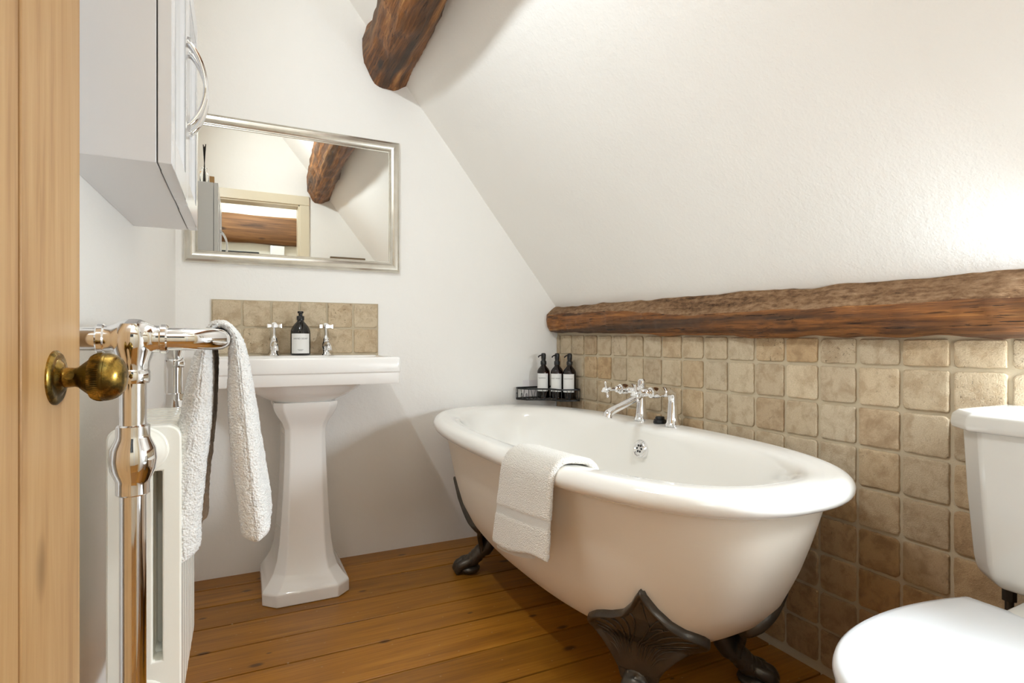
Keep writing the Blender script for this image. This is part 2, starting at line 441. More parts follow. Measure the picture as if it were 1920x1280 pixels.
# front wall with the doorway
DX0, DX1, DH = -.245, .435, 2.015
w = MB()
w.box(DX1, 1.62, YF - .12, YF, -.03, ZC + .05)
w.box(DX0, DX1, YF - .12, YF, DH, ZC + .05)
w.box(-1.45, DX0, YF - .12, YF - .0, -.03, ZC + .05)
struct(w.build('wall_front', 'plaster', smooth=False), 'white plaster wall around the doorway', 'wall')
w = MB()
w.box(DX1 - .02, DX1, YF - .125, YF + .004, 0, DH); w.box(DX0, DX0 + .012, YF - .125, YF + .004, 0, DH)
w.box(DX0, DX1, YF - .125, YF + .004, DH - .02, DH)
w.box(DX1 - .008, DX1 + .065, YF, YF + .018, 0, DH - .009); w.box(DX0 + .03, DX1 + .065, YF, YF + .018, DH - .008, DH + .065)
struct(w.build('trim_2', 'cream_gloss', bevel=.004), 'cream painted door frame and architrave', 'door frame')

# hallway seen through the doorway in the mirror
for nm, bx, lb, ct in (('wall_landing_back', (-1.45, 1.6, -1.3, -1.2, -.03, 2.75), 'cream landing wall facing the doorway', 'wall'),
                   ('wall_landing_left', (-1.55, -1.45, -1.3, YF, -.03, 2.75), 'cream landing wall to the left of the doorway', 'wall'),
                   ('wall_landing_right', (1.6, 1.7, -1.3, YF, -.03, 2.75), 'cream landing wall to the right of the doorway', 'wall'),
                   ('ceiling_landing', (-1.55, 1.7, -1.3, YF - .121, 2.7, 2.76), 'flat landing ceiling', 'ceiling')):
    w = MB(); w.box(*bx); struct(w.build(nm, 'hall_plaster', smooth=False), lb, ct)

# tiled wall below the wall plate
def tilepoly(cu, cv, wu, wv, rnd, k=5):
    """rounded, slightly ragged rectangle in (u,v)"""
    r = min(.0085, wu * .3, wv * .3); pts = []
    seed = Vector((rnd.random() * 50, rnd.random() * 50, 3))
    hx, hy = wu / 2, wv / 2
    base = []
    for cx, cy, a0 in ((hx, hy, 0), (-hx, hy, PI / 2), (-hx, -hy, PI), (hx, -hy, 1.5 * PI)):
        rr = r * rnd.uniform(.5, 1.5)
        for j in range(k + 1):
            a = a0 + PI / 2 * j / k
            base.append(((abs(cx) - rr) * (1 if cx > 0 else -1) + rr * math.cos(a), (abs(cy) - rr) * (1 if cy > 0 else -1) + rr * math.sin(a)))
    n = len(base)
    for i in range(n):
        p, q = base[i], base[(i + 1) % n]
        d = math.hypot(q[0] - p[0], q[1] - p[1]); m = max(1, int(d / .009))
        for j in range(m):
            t = j / m; pts.append((p[0] + (q[0] - p[0]) * t, p[1] + (q[1] - p[1]) * t))
    out = []
    for (x, y) in pts:
        e = noise.noise(seed + Vector((x * 60, y * 60, 0))) * .0016 + noise.noise(seed + Vector((x * 170, y * 170, 9))) * .0014
        L = math.hypot(x, y); out.append((cu + x * (1 + e / L), cv + y * (1 + e / L)))
    return out
def add_tile(mb, to3, cu, cv, wu, wv, th, tint, rnd):
    pl = tilepoly(cu, cv, wu, wv, rnd)
    tilt = (rnd.uniform(-.006, .006), rnd.uniform(-.006, .006)); lift = rnd.uniform(-.0006, .0006)
    def ring(sc, d): return [to3(cu + (u - cu) * sc[0], cv + (v - cv) * sc[1], d + lift + (tilt[0] * (u - cu) + tilt[1] * (v - cv) if d > .001 else 0)) for u, v in pl]
    s1 = (1 - .0012 / (wu / 2), 1 - .0012 / (wv / 2)); s2 = (1 - .0032 / (wu / 2), 1 - .0032 / (wv / 2))
    mb.loft([ring((1, 1), -.002), ring((1, 1), th * .55), ring(s1, th * .88), ring(s2, th), ring((.9, .9), th + .0001), ring((.5, .5), th + .0001)], cap0=False, tint=tint)
rnd = random.Random(11)
tw = MB()
# grout bed
tw.box(XR, XR + .15, DY1, YB, -.03, 1.0, 1, (.5, .5, .5)); tw.box(XR, XR + .15, YF, DY1, -.03, WZ0 - .002, 1, (.5, .5, .5))
rowz = [.855 - .104 * k for k in range(9)]
ylines = [.8194 + .1076 * k for k in range(-7, 17)]
OR = {(1, 3): 1, (1, 4): 1}
for ri in range(9):
    for ci in range(len(ylines) - 1):
        ya, yb = ylines[ci], min(ylines[ci + 1], YB + .001)
        if yb - ya < .02 or ya < YF: continue
        zt = interp((ya + yb) / 2, [(.7, .921), (2.4, .951)]) if ri == 0 else rowz[ri - 1]
        zb = max(rowz[ri], .0)
        if ya < DY1 - .03: zt = min(zt, WZ0 - .004)
        if zt - zb < .025: continue
        g = .009 if ya > .7 else .010
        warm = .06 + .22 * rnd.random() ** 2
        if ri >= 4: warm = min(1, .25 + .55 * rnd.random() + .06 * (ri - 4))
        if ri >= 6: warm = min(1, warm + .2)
        if ri < 4 and rnd.random() < .12: warm = .5
        pits = rnd.random() ** 3
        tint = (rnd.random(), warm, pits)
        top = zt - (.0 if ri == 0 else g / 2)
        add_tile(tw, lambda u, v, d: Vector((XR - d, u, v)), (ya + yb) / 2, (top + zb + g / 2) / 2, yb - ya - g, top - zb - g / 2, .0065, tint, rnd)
struct(tw.build('wall_right', ['tile', 'grout'], ang=24), 'tumbled travertine tiled wall behind the bath', 'wall')

# splashback
sb = MB(); sx0, sx1, sz0, sz1 = -.10, .542, .866, 1.083
sb.box(sx0, sx1, YB - .008, YB + .002, sz0 - .01, sz1, 1, (.5, .5, .5))
pw = (sx1 - sx0) / 6
for i in range(6):
    for j in range(2):
        tint = (.9 + .1 * rnd.random(), .02 + .16 * rnd.random(), .6 * rnd.random() ** 2)
        add_tile(sb, lambda u, v, d: Vector((u, YB - .008 - d, v)), sx0 + (i + .5) * pw, sz0 + (j + .5) * (sz1 - sz0) / 2 + .001, pw - .008, (sz1 - sz0) / 2 - .008, .0045, tint, rnd)
tag(sb.build('tile_splashback', ['tile', 'grout'], ang=50), 'two rows of small travertine tiles on the wall above the pedestal basin', 'splashback')

# ------------------------------------------------------------------ old timbers
def rough(p, a=1.0):
    return Vector((noise.noise(p * 9) * .006 + noise.noise(p * 30) * .003, noise.noise(p * 9 + Vector((5, 1, 2))) * .002,
                   noise.noise(p * 9 + Vector((9, 4, 7))) * .006 + noise.noise(Vector((p.x * 45, p.y * 9, p.z * 45))) * .0035)) * a
# purlin under the slope
pur = MB(); rings = []
sec = [(-.082, .11), (-.098, .06), (-.094, -.035), (-.050, -.112), (-.028, -.126), (.030, -.130), (.084, -.100), (.100, -.03), (.108, .15), (-.05, .17)]
secs = []
for (x0, z0), (x1, z1) in zip(sec, sec[1:] + sec[:1]):
    secs += [Vector((x0 + (x1 - x0) * t / 7, 0, z0 + (z1 - z0) * t / 7)) for t in range(7)]
N = 120
for i in range(N + 1):
    y = YB + .01 - (YB + .02 - YF + .01) * i / N
    cx = interp(y, [(.1, .575), (.7, .545), (1.3, .515), (1.75, .53), (2.0, .555), (2.2, .568), (2.47, .58)])
    cz = interp(y, [(.1, 2.165), (1.3, 2.15), (2.2, 2.155), (2.47, 2.162)])
    sc = interp(y, [(.1, .95), (1.5, 1.0), (2.0, 1.02), (2.25, .93), (2.35, .95), (2.47, 1.03)])
    rings.append([Vector((cx + p.x * sc, y, cz + p.z * sc)) + rough(Vector((cx + p.x, y, cz + p.z)), 1.3) for p in secs])
pur.loft(rings)
tag(pur.build('ceiling_beam', 'oak_dark', ang=30), 'rough dark oak beam running along the sloping ceiling above', 'beam')
# wall plate between tiles and slope
wp_ = MB(); rings = []
N = 260
for i in range(N + 1):
    y = YB + .005 - (YB + .005 - DY1 - .004) * i / N
    zt = interp(y, [(.1, 1.055), (.6, 1.06), (1.3, 1.074), (2.47, 1.092)])
    zr = interp(y, [(.1, 1.0), (.6, 1.004), (1.0, 1.008), (1.5, 1.005), (1.62, 1.020), (1.9, 1.045), (2.47, 1.058)])
    zb = interp(y, [(.1, .922), (.6, .928), (1.2, .934), (1.75, .946), (2.3, .962), (2.47, .968)])
    pr = interp(y, [(.1, .06), (1.4, .058), (2.3, .06), (2.44, .07), (2.475, .06)])
    ring = [(.02, zt + .03), (-.002, zt + .004), (-.014, zt), (-pr * .6, (zt + zr) / 2 + .002), (-pr, zr + .001), (-pr - .001, zr - .004), (-pr - .002, (zr + zb) / 2 + .01), (-pr + .001, (zr + zb) / 2 - .015),
            (-pr + .012, zb + .008), (-pr + .022, zb), (-.01, zb - .001), (.02, zb)]
    out = []
    for (dx, z) in ring:
        for _ in (0,):
            p = Vector((XR + dx, y, z)); out.append(p + (rough(p, 1.25) if dx < .01 else Vector((0, 0, 0))))
    # densify
    dense = []
    for a, c in zip(out, out[1:]):
        m = max(1, int((a - c).length / .008)); dense += [(a, c, t / 5) for t in range(5)]
    rings.append([a.lerp(c, t) + (rough((a.lerp(c, t)) * 2.1, .35)) for a, c, t in dense] + [out[-1]])
wp_.loft(rings)
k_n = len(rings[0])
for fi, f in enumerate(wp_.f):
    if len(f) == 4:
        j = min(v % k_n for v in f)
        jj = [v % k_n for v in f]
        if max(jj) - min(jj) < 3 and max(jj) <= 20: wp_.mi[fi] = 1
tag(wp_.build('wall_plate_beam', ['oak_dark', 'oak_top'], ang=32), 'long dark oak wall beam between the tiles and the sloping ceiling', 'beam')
# hall beam
hb = MB(); rings = []
for i in range(61):
    x = -1.4 + 2.95 * i / 60
    rings.append([Vector((x, -1.14 - dy, z)) + Vector((0, noise.noise(Vector((x * 3, z * 3, 0))) * .01, noise.noise(Vector((x * 4, z * 9, 4))) * .01)) for dy, z in ((0, 2.16), (-.02, 2.13), (-.03, 2.02), (-.025, 1.93), (0, 1.895), (.045, 1.89), (.045, 2.17))])
hb.loft(rings)
tag(hb.build('hall_beam', 'oak_hall', ang=60), 'horizontal oak beam on the landing wall, seen in the mirror through the doorway', 'beam')

# ------------------------------------------------------------------ bathtub
CX, CY, BA, BB, EXP = 1.031, 1.585, .400, .850, 2.6
def outl(th, inx, iny, z, n=EXP, bump=0):
    c, s_ = math.cos(th), math.sin(th)
    x = (BA - inx) * math.copysign(abs(c) ** (2 / n), c); y = (BB - iny) * math.copysign(abs(s_) ** (2 / n), s_)
    p = Vector((CX + x, CY + y, z))
    if bump and c > 0: p.x -= bump * math.exp(-((p.y - 1.62) / .17) ** 2) * min(1, c * 2)
    return p
NT_ = 144
# even spacing around: sample by angle with power compensation
def angs(n=NT_):
    pts = []; K = 4000
    prev = None; L = [0]
    for i in range(K + 1):
        p = outl(2 * PI * i / K, 0, 0, 0)
        if prev is not None: L.append(L[-1] + (p - prev).length)
        prev = p
    out = []; j = 0
    for k in range(n):
        t = L[-1] * k / n
        while L[j + 1] < t: j += 1
        out.append(2 * PI * (j + (t - L[j]) / (L[j + 1] - L[j])) / K)
    return out
ANG = angs()
shell_prof = [(.040, .044, .592), (.048, .054, .572), (.055, .066, .53), (.066, .088, .46), (.080, .118, .38), (.100, .158, .30), (.128, .21, .24), (.165, .275, .195), (.22, .37, .160), (.29, .50, .145), (.37, .72, .14)]
def shell(th, z):
    for (a, b_) in zip(shell_prof, shell_prof[1:]):
        if z >= b_[2]:
            t = (a[2] - z) / (a[2] - b_[2]); t = max(0, t)
            return outl(th, a[0] + (b_[0] - a[0]) * t, a[1] + (b_[1] - a[1]) * t, z)
    a = shell_prof[-1]; return outl(th, a[0], a[1], z)
tub = thing('bathtub', 'white roll-top claw-foot bath beside the tiled wall', 'bathtub', (CX, CY, 0))
o = MB()
zz = [.592, .58, .565, .54, .51, .48, .45, .42, .39, .36, .33, .30, .27, .245, .22, .20, .18, .165, .155, .147, .141]
o.loft([[shell(t, z) for t in ANG] for z in zz], cap0=False)
o.build('outer_shell', 'tub_paint', tub)['label'] = 'cream painted outside of the bath'
prof = []
for k in range(15):     # rolled rim, from underside outwards and over
    a = math.radians(-115 + k * (215 / 14)); prof.append((.032 - .032 * math.cos(a), .032 - .032 * math.cos(a), .5965 + .0275 * math.sin(a), 0))
prof = [(max(0, p[0]), max(0, p[1]), p[2], 0) for p in prof]
prof += [(.060, .062, .6225, .3), (.078, .086, .6195, .7), (.092, .108, .614, 1), (.102, .124, .603, 1), (.109, .136, .585, .8), (.118, .155, .53, .4), (.130, .185, .45, .15), (.148, .23, .36, 0), (.172, .29, .28, 0), (.21, .36, .225, 0), (.26, .45, .20, 0), (.33, .6, .19, 0), (.37, .75, .188, 0)]
o = MB(); o.loft([[outl(t, p[0], p[1], p[2], bump=.030 * p[3]) for t in ANG] for p in prof], cap0=False)
o.build('rolled_rim_liner', 'enamel', tub, ang=80)['label'] = 'glossy white enamel rolled rim and inside of the bath'

# feet
def foot():
    """near left corner foot: fan shaped shield lying on the shell, ankle and paw"""
    m = MB(); thc = math.atan2(-math.sin(TH0), -math.cos(TH0))
    ZB = .205
    def pos(wd, z):
        z2 = max(z, ZB); wd -= .016 * sm(.29, .37, z)
        th = thc; step = wd / 8
        for _ in range(8):
            d = .004; L = (shell(th + d, z2) - shell(th, z2)).length; th += step / L * d
        p = shell(th, z2); d = .004
        tx = shell(th + d, z2) - shell(th - d, z2); tz = shell(th, min(z2 + .01, .58)) - shell(th, z2 - .01)
        nrm = tx.cross(tz).normalized()
        if nrm.dot(p - Vector((CX, CY, p.z))) < 0: nrm = -nrm
        p.z = z
        if z < ZB: p = p - Vector((nrm.x, nrm.y, 0)) * (ZB - z) * .15
        return p, nrm
    OUT = [(0, .376), (.006, .3745), (.014, .366), (.030, .341), (.055, .314), (.085, .294), (.108, .284), (.128, .272), (.142, .258), (.149, .243)]   # top edge, centre to tip
    LOW = [(.149, .240), (.141, .226), (.120, .207), (.100, .187), (.082, .166), (.066, .146), (.054, .126), (.048, .100)]
    def hw_at(z):
        if z >= .2415: return interp(-z, [(-a, w) for w, a in OUT])
        return interp(-z, [(-a, w) for w, a in LOW])
    def edge_dist(wd, z):
        a = abs(wd); best = 1
        P = OUT + LOW
        for (x0, z0), (x1, z1) in zip(P, P[1:]):
            dx, dz = x1 - x0, z1 - z0; t = max(0, min(1, ((a - x0) * dx + (z - z0) * dz) / (dx * dx + dz * dz)))
            best = min(best, math.hypot(a - x0 - dx * t, z - z0 - dz * t))
        return best
    nz, nw = 96, 88; rows = []; back = []
    for i in range(nz + 1):
        z = .371 - (.371 - .100) * i / nz; hw = max(hw_at(z), .010)
        r = []; rb = []
        for j in range(nw + 1):
            u = -1 + 2 * j / nw; wd = u * hw
            p, nr = pos(wd * (1.12 if wd > 0 else .95), z - .014 * min(1, abs(u)) ** 2 * sm(.17, .24, z))
            bd = edge_dist(wd, z); e = min(1, bd / .012); dome = math.sqrt(max(0, 1 - (1 - e) ** 2))
            if z < .13: dome = dome * .8
            border = .0035 * math.exp(-((bd - .009) / .0055) ** 2) * sm(.11, .2, z)
            inner = sm(.014, .022, bd)
            hol = -.004 * inner * sm(.14, .22, z)
            r.append(p + nr * (.004 + .013 * dome + border + hol)); rb.append(p - nr * .004)
        rows.append(r); back.append(rb)
    m.loft([r + bk[::-1] for r, bk in zip(rows, back)])
    # fan of raised ribs springing from the ankle, and the pointed tongue below the top tip
    def onsh(wd, z, lift):
        hw = max(hw_at(z), .007); u = wd / hw
        p, nr = pos(wd * (1.12 if wd > 0 else .95), z - .014 * min(1, abs(u)) ** 2 * sm(.17, .24, z))
        return p + nr * lift
    for sg in (-1, 1):
        for ex, ez, cx_ in ((.038, .312, .006), (.066, .292, .012), (.092, .276, .018), (.112, .261, .026), (.119, .245, .034), (.108, .226, .042), (.088, .205, .046), (.068, .182, .046)):
            pts_ = []
            for k in range(15):
                t_ = k / 14; a0, b0 = .005 + cx_ * .45, .122
                wd = a0 * (1 - t_) ** 2 + 2 * cx_ * t_ * (1 - t_) + ex * t_ ** 2
                zz_ = b0 * (1 - t_) ** 2 + 2 * (ez + .004) * t_ * (1 - t_) + ez * t_ ** 2
                pts_.append(onsh(sg * wd, zz_, .0135))
            m.tube(pts_, [.0012 + .0016 * math.sin(PI * min(1, (k + 1) / 15)) for k in range(15)], 8)
    m.tube(catmull([onsh(.001, .342, .0125), onsh(.004, .318, .0135), (onsh(.012, .290, .0135)), onsh(.020, .272, .0135), onsh(.030, .283, .0135), onsh(.042, .286, .0135)], 5), .0022, 8)
    # ankle and paw
    p0, nr = pos(0, .15); od = Vector((nr.x, nr.y, 0)).normalized(); sd = Vector((-od.y, od.x, 0))
    base = Vector((p0.x, p0.y, 0)) + od * .004
    path = [(-.046, .165), (-.041, .135), (-.020, .104), (.006, .080), (.028, .056), (.055, .040), (.075, .032)]
    rad = [.026, .031, .033, .034, .034, .032, .026]
    P = catmull([base + od * a + Vector((0, 0, z)) for a, z in path], 6)
    R = [interp(i / (len(P) - 1) * 6, list(enumerate(rad))) for i in range(len(P))]
    rings = []
    for i, p in enumerate(P):
        d = (P[min(i + 1, len(P) - 1)] - P[max(i - 1, 0)]).normalized(); up = (Vector((0, 0, 1)) if abs(d.z) < .8 else od)
        up = (up - d * up.dot(d)).normalized(); w_ = d.cross(up)
        rings.append([p + up * math.cos(a) * R[i] * (.8 if i > 14 else .95) * (1 + .05 * math.sin(i * 1.6) * (i > 12)) + w_ * math.sin(a) * R[i] * 1.05 for a in [2 * PI * k / 24 for k in range(24)]])
    m.loft(rings)
    for q, ln in ((-.026, .088), (0, .100), (.026, .088)):
        T = [base + od * (.030) + sd * q * .7 + Vector((0, 0, .056)), base + od * (ln - .035) + sd * q + Vector((0, 0, .046)), base + od * (ln - .012) + sd * q * 1.1 + Vector((0, 0, .036)), base + od * ln + sd * q * 1.12 + Vector((0, 0, .018)), base + od * (ln - .004) + sd * q * 1.12 + Vector((0, 0, .004))]
        m.tube(catmull(T, 6), [interp(i / 24 * 4, [(0, .012), (1, .016), (2, .018), (3, .015), (4, .007)]) for i in range(25)], 14)
    for sg in (-1, 1):      # fetlock ridges on the side of the paw
        for k in range(6):
            c = base + od * (.012 + .009 * k) + sd * sg * .031 + Vector((0, 0, .072 - .007 * k))
            m.tube([c + Vector((0, 0, .012)), c + sd * sg * .003, c - Vector((0, 0, .012))], [.0018, .0034, .0018], 8)
    m.ell(base + od * .045 + Vector((0, 0, .018)), .042, .042, .018)
    br = base - od * .012    # bolt bracket behind the ankle
    m.tube([br + Vector((0, 0, .135)), br - od * .05 + Vector((0, 0, .150))], .011, 10)
    return m
TH0 = math.radians(51.5)
fm = foot()
for sx in (1, -1):
    for sy in (1, -1):
        f2 = MB(); f2.v = [Vector((CX + (p.x - CX) * sx, CY + (p.y - CY) * sy, p.z)) for p in fm.v]; f2.f = list(fm.f); f2.mi = list(fm.mi)
        f2.build('claw_foot', 'iron', tub, ang=60)['label'] = 'dark cast iron claw foot'

# overflow rose
ov = MB(); oc = Vector((1.292, 1.615, .535))
na = Vector((-1, 0, .16)).normalized()
ov.lathe([(.001, .006), (.012, .006), (.018, .0055), (.021, .005), (.024, .0085), (.028, .009), (.0315, .006), (.033, .0), (.033, -.02)], oc, na, 40)
ovo = ov.build('overflow_grille', 'chrome', tub)
h = MB(); u_ = Vector((0, 1, 0)); w_ = na.cross(u_)
for k in range(6):
    a = 2 * PI * k / 6; c = oc + na * .0062 + (u_ * math.cos(a) + w_ * math.sin(a)) * .0115
    h.lathe([(.001, .0006), (.0042, .0006), (.0042, -.002)], c, na, 14)
h.build('overflow_hole', 'rubber', ovo)
h = MB(); h.lathe([(.004, 0), (.004, .002), (.0025, .004), (.0005, .0045)], oc + na * .006, na, 14); h.build('grille_screw', 'chrome', ovo)

# bath mixer
mx = MB(); xp, za = 1.366, .742
body = MB()
for yp in (1.531, 1.703):
    body.lathe([(.0265, .622), (.0265, .629), (.022, .636), (.0195, .655), (.017, .69), (.0155, .712), (.0165, .722)], (xp, yp, 0), (0, 0, 1), 28)
    el = [(xp, yp, .715), (xp - .001, yp, .728), (xp - .006, yp, .737), (xp - .014, yp, .742), (xp - .024, yp, .743), (xp - .045, yp, .743)]
    body.tube(catmull(el, 6), .0165, 22)
    body.lathe([(.0175, .030), (.0185, .032), (.0185, .042), (.0175, .044), (.0165, .046), (.0165, .055), (.018, .060), (.0195, .066), (.0195, .086), (.018, .092), (.0185, .094), (.0185, .098), (.0135, .101), (.0135, .107), (.0115, .109), (.0115, .116), (.008, .119), (.0055, .123), (.0055, .148)], (xp, yp, .743), (-1, 0, 0), 28)
body.tube([(1.300, 1.531, .740), (1.300, 1.703, .740)], .0125, 20)
body.lathe([(.017, -.02), (.0195, -.012), (.0195, .012), (.017, .02)], (1.300, 1.617, .740), (0, 1, 0), 24)
body.lathe([(.013, .0), (.015, .012), (.015, .030), (.012, .034), (.009, .037), (.001, .038)], (1.300, 1.617, .748), (0, 0, 1), 24)
bo = body.build('mixer_tap', 'chrome', tub, ang=28); bo['label'] = 'chrome bath mixer with two cross handles and a spout'
spm = MB()
SP = catmull([(1.300, 1.617, .735), (1.285, 1.617, .722), (1.262, 1.617, .712), (1.215, 1.617, .694), (1.172, 1.617, .678), (1.155, 1.617, .668), (1.150, 1.617, .655)], 7)
spm.tube(SP, [interp(i / (len(SP) - 1), [(0, .013), (.2, .0125), (.7, .0135), (.88, .0155), (1, .0165)]) for i in range(len(SP))], 20)
spm.build('spout', 'chrome', bo)
def cross_handle(c, ax, R=.030):
    m = MB(); c = Vector(c); ax = Vector(ax).normalized(); u = Vector((0, 0, 1)); u = (u - ax * u.dot(ax)).normalized() if abs(ax.z) < .9 else Vector((1, 0, 0)); w = ax.cross(u)
    m.lathe([(.006, -.012), (.009, -.008), (.0105, 0), (.0105, .008), (.008, .012), (.001, .0125)], c, ax, 20)
    for k in range(4):
        a = PI / 4 * (.35) + PI / 2 * k; d = u * math.cos(a) + w * math.sin(a)
        m.tube([c + d * .006, c + d * (R * .55), c + d * (R * .8), c + d * R], [.0055, .004, .0055, .0035], 12)
    return m
for yp in (1.531, 1.703):
    ch = cross_handle((xp - .158, yp, .743), (-1, 0, 0)).build('cross_handle', 'chrome', bo)
    bt = MB(); bt.lathe([(.0078, .0125), (.007, .0145), (.001, .015)], (xp - .158, yp, .743), (-1, 0, 0), 18)
    bt.build('ceramic_button', 'ceramic', bo)

# bath plug on the rim
pg = MB(); pg.lathe([(.0235, 0), (.0235, .003), (.021, .012), (.0165, .013), (.0165, .019), (.014, .0225), (.001, .023)], (1.372, 1.605, .6245), (0, 0, 1), 28)
tag(pg.build('bath_plug', 'rubber'), 'black rubber plug lying on the bath rim between the tap pillars', 'plug')

# ------------------------------------------------------------------ pedestal basin
BX = .2165
bas = thing('pedestal_basin', 'white ceramic pedestal wash basin against the end wall', 'basin', (BX, 2.27, 0))
X0, X1, Y0, Y1 = BX - .315, BX + .315, 2.03, YB - .004
m = MB()
R_ = lambda i, z, r=.012, f=0: rrect(X0 + i, X1 - i, Y0 + i + f, Y1, max(.002, r), z)
def ring4(i, z, r): return rrect(X0 + i, X1 - i, Y0 + i, Y1, r, z)
def ellr(cx, cy, rx, ry, z, n=28, e=2.6):
    # same vertex count/phase as rrect (4*(k+1)=28, k=6)
    out = []
    for q in range(4):
        for j in range(7):
            a = q * PI / 2 + PI / 2 * j / 6
            c, s_ = math.cos(a), math.sin(a)
            out.append(Vector((cx + rx * math.copysign(abs(c) ** (2 / e), c), cy + ry * math.copysign(abs(s_) ** (2 / e), s_), z)))
    return out
by = 2.245
m.loft([ellr(BX, by, .095, .085, .69), ellr(BX, by, .115, .105, .703, e=2.4), ellr(BX, by, .150, .135, .718, e=2.4), ellr(BX, by, .185, .165, .738, e=2.5), ellr(BX, by, .215, .183, .765, e=2.6), ellr(BX, by, .225, .19, .772, e=2.8),
        ring4(.012, .768, .006), ring4(.006, .7665, .008), ring4(.004, .770, .010), ring4(.004, .806, .010), ring4(.001, .8085, .012), ring4(0, .812, .012), ring4(0, .855, .012), ring4(.002, .860, .012), ring4(.006, .8625, .012), ring4(.022, .8625, .012), ring4(.026, .860, .014),
        rrect(X0 + .032, X1 - .032, Y0 + .032, Y1 - .10, .03, .856), rrect(X0 + .06, X1 - .06, Y0 + .05, Y1 - .12, .05, .82), rrect(X0 + .12, X1 - .12, Y0 + .09, Y1 - .16, .08, .76), rrect(X0 + .25, X1 - .25, Y0 + .17, Y1 - .2, .03, .735)])
# rear deck for the taps
m.loft([rrect(X0 + .02, X1 - .02, Y1 - .125, Y1, .01, .84), rrect(X0 + .02, X1 - .02, Y1 - .125, Y1, .01, .860), rrect(X0 + .026, X1 - .026, Y1 - .119, Y1, .01, .8640)])
m.build('basin_bowl', 'ceramic', bas, ang=45)
def octr(hw, yf, yb, ch, z):
    ch = min(ch, hw * .8)
    return [Vector((BX - hw, yb, z)), Vector((BX - hw, yf + ch, z)), Vector((BX - hw + ch, yf, z)), Vector((BX + hw - ch, yf, z)), Vector((BX + hw, yf + ch, z)), Vector((BX + hw, yb, z))]
pd = [(.1475, 2.093, .044, 0), (.1475, 2.093, .044, .040), (.145, 2.0955, .044, .047), (.128, 2.112, .040, .066), (.110, 2.130, .036, .095), (.0975, 2.143, .031, .135), (.0895, 2.152, .027, .19), (.084, 2.158, .024, .26), (.078, 2.162, .021, .36), (.0735, 2.166, .019, .46), (.0705, 2.169, .018, .57), (.0715, 2.168, .018, .60), (.080, 2.161, .021, .625), (.096, 2.148, .027, .650), (.107, 2.138, .03, .672), (.110, 2.135, .031, .685), (.110, 2.135, .031, .700)]
m = MB(); m.loft([octr(a, f, 2.42, c, z) for a, f, c, z in pd]); m.build('pedestal', 'ceramic', bas, bevel=.005, seg=3, limit=15, ang=30)
def basin_tap(x):
    y = 2.415; t = MB(); z = .863
    t.lathe([(.0215, z), (.0215, z + .003), (.017, z + .009), (.0145, z + .016), (.0155, z + .024), (.0185, z + .034), (.0185, z + .046), (.016, z + .056), (.0125, z + .063), (.0135, z + .066), (.0105, z + .072), (.007, z + .078), (.0055, z + .085), (.0055, z + .118)], (x, y, 0), (0, 0, 1), 28)
    sp_ = catmull([(x, y, z + .038), (x, y - .03, z + .046), (x, y - .065, z + .046), (x, y - .088, z + .034), (x, y - .092, z + .022)], 6)
    t.tube(sp_, [interp(i / (len(sp_) - 1), [(0, .014), (.4, .011), (.8, .0105), (1, .012)]) for i in range(len(sp_))], 18)
    to = t.build('basin_tap', 'chrome', bas, ang=50)
    hd = MB(); c = Vector((x, y, z + .118))
    hd.lathe([(.006, -.010), (.010, -.008), (.0115, -.003), (.0115, .006), (.008, .009)], c, (0, 0, 1), 20)
    for k in range(4):
        a = .12 + PI / 2 * k; d = Vector((math.cos(a), math.sin(a), 0)); w = Vector((-d.y, d.x, 0))
        hd.loft([[c + d * r + w * q * s_ + Vector((0, 0, hgt * s2)) for s_, s2 in ((-1, -1), (1, -1), (1, 1), (-1, 1))] for r, q, hgt in ((.006, .005, .0055), (.016, .005, .0055), (.025, .0065, .0075), (.0275, .006, .007))])
    hd.build('cross_handle', 'chrome', to, ang=50)
    bt = MB(); bt.lathe([(.0095, .008), (.009, .011), (.006, .0135), (.001, .0145)], c, (0, 0, 1), 18); bt.build('ceramic_button', 'ceramic', to)
for x in (.122, .318): basin_tap(x)

# ------------------------------------------------------------------ lettering helper
def letters(body, size, fn, spacing=1.1):
    cu = bpy.data.curves.new('lettering', 'FONT'); cu.body = body; cu.size = size; cu.align_x = 'CENTER'; cu.align_y = 'CENTER'; cu.space_character = spacing
    ob = bpy.data.objects.new('lettering', cu); COL.objects.link(ob)
    dg = bpy.context.evaluated_depsgraph_get(); me = bpy.data.meshes.new_from_object(ob.evaluated_get(dg))
    mb = MB(); mb.add([fn(v.co.x, v.co.y) for v in me.vertices], [tuple(p.vertices) for p in me.polygons])
    bpy.data.objects.remove(ob); bpy.data.curves.remove(cu); bpy.data.meshes.remove(me)
    return mb

# hand soap on the basin
def cyl_map(c, r, face, zc):
    def f(x, y):
        a = face + x / r
        return Vector((c[0] + r * math.cos(a), c[1] + r * math.sin(a), zc + y))
    return f
def label_patch(c, r, face, half, z0, z1):
    m = MB(); n = 16
    g = lambda rr: [[Vector((c[0] + rr * math.cos(face + half * (2 * i / n - 1)), c[1] + rr * math.sin(face + half * (2 * i / n - 1)), z)) for z in (z0, z1)] for i in range(n + 1)]
    a, b_ = g(r), g(r - .0004)
    rings = [[p[0], p[1], q[1], q[0]] for p, q in zip(a, b_)]
    m.loft(rings); return m
sc_ = (.217, 2.385); sz = .8645
sp_t = thing('hand_soap_bottle', 'black pump bottle with a hand soap label, standing between the basin taps', 'bottle', (sc_[0], sc_[1], sz))
m = MB(); m.lathe([(.033, 0), (.0365, .002), (.0375, .006), (.0375, .088), (.0368, .096), (.034, .106), (.028, .117), (.020, .127), (.014, .133), (.0125, .137), (.0125, .142)], (sc_[0], sc_[1], sz), n=40)
m.build('bottle_body', 'soap_bottle', sp_t, ang=50)
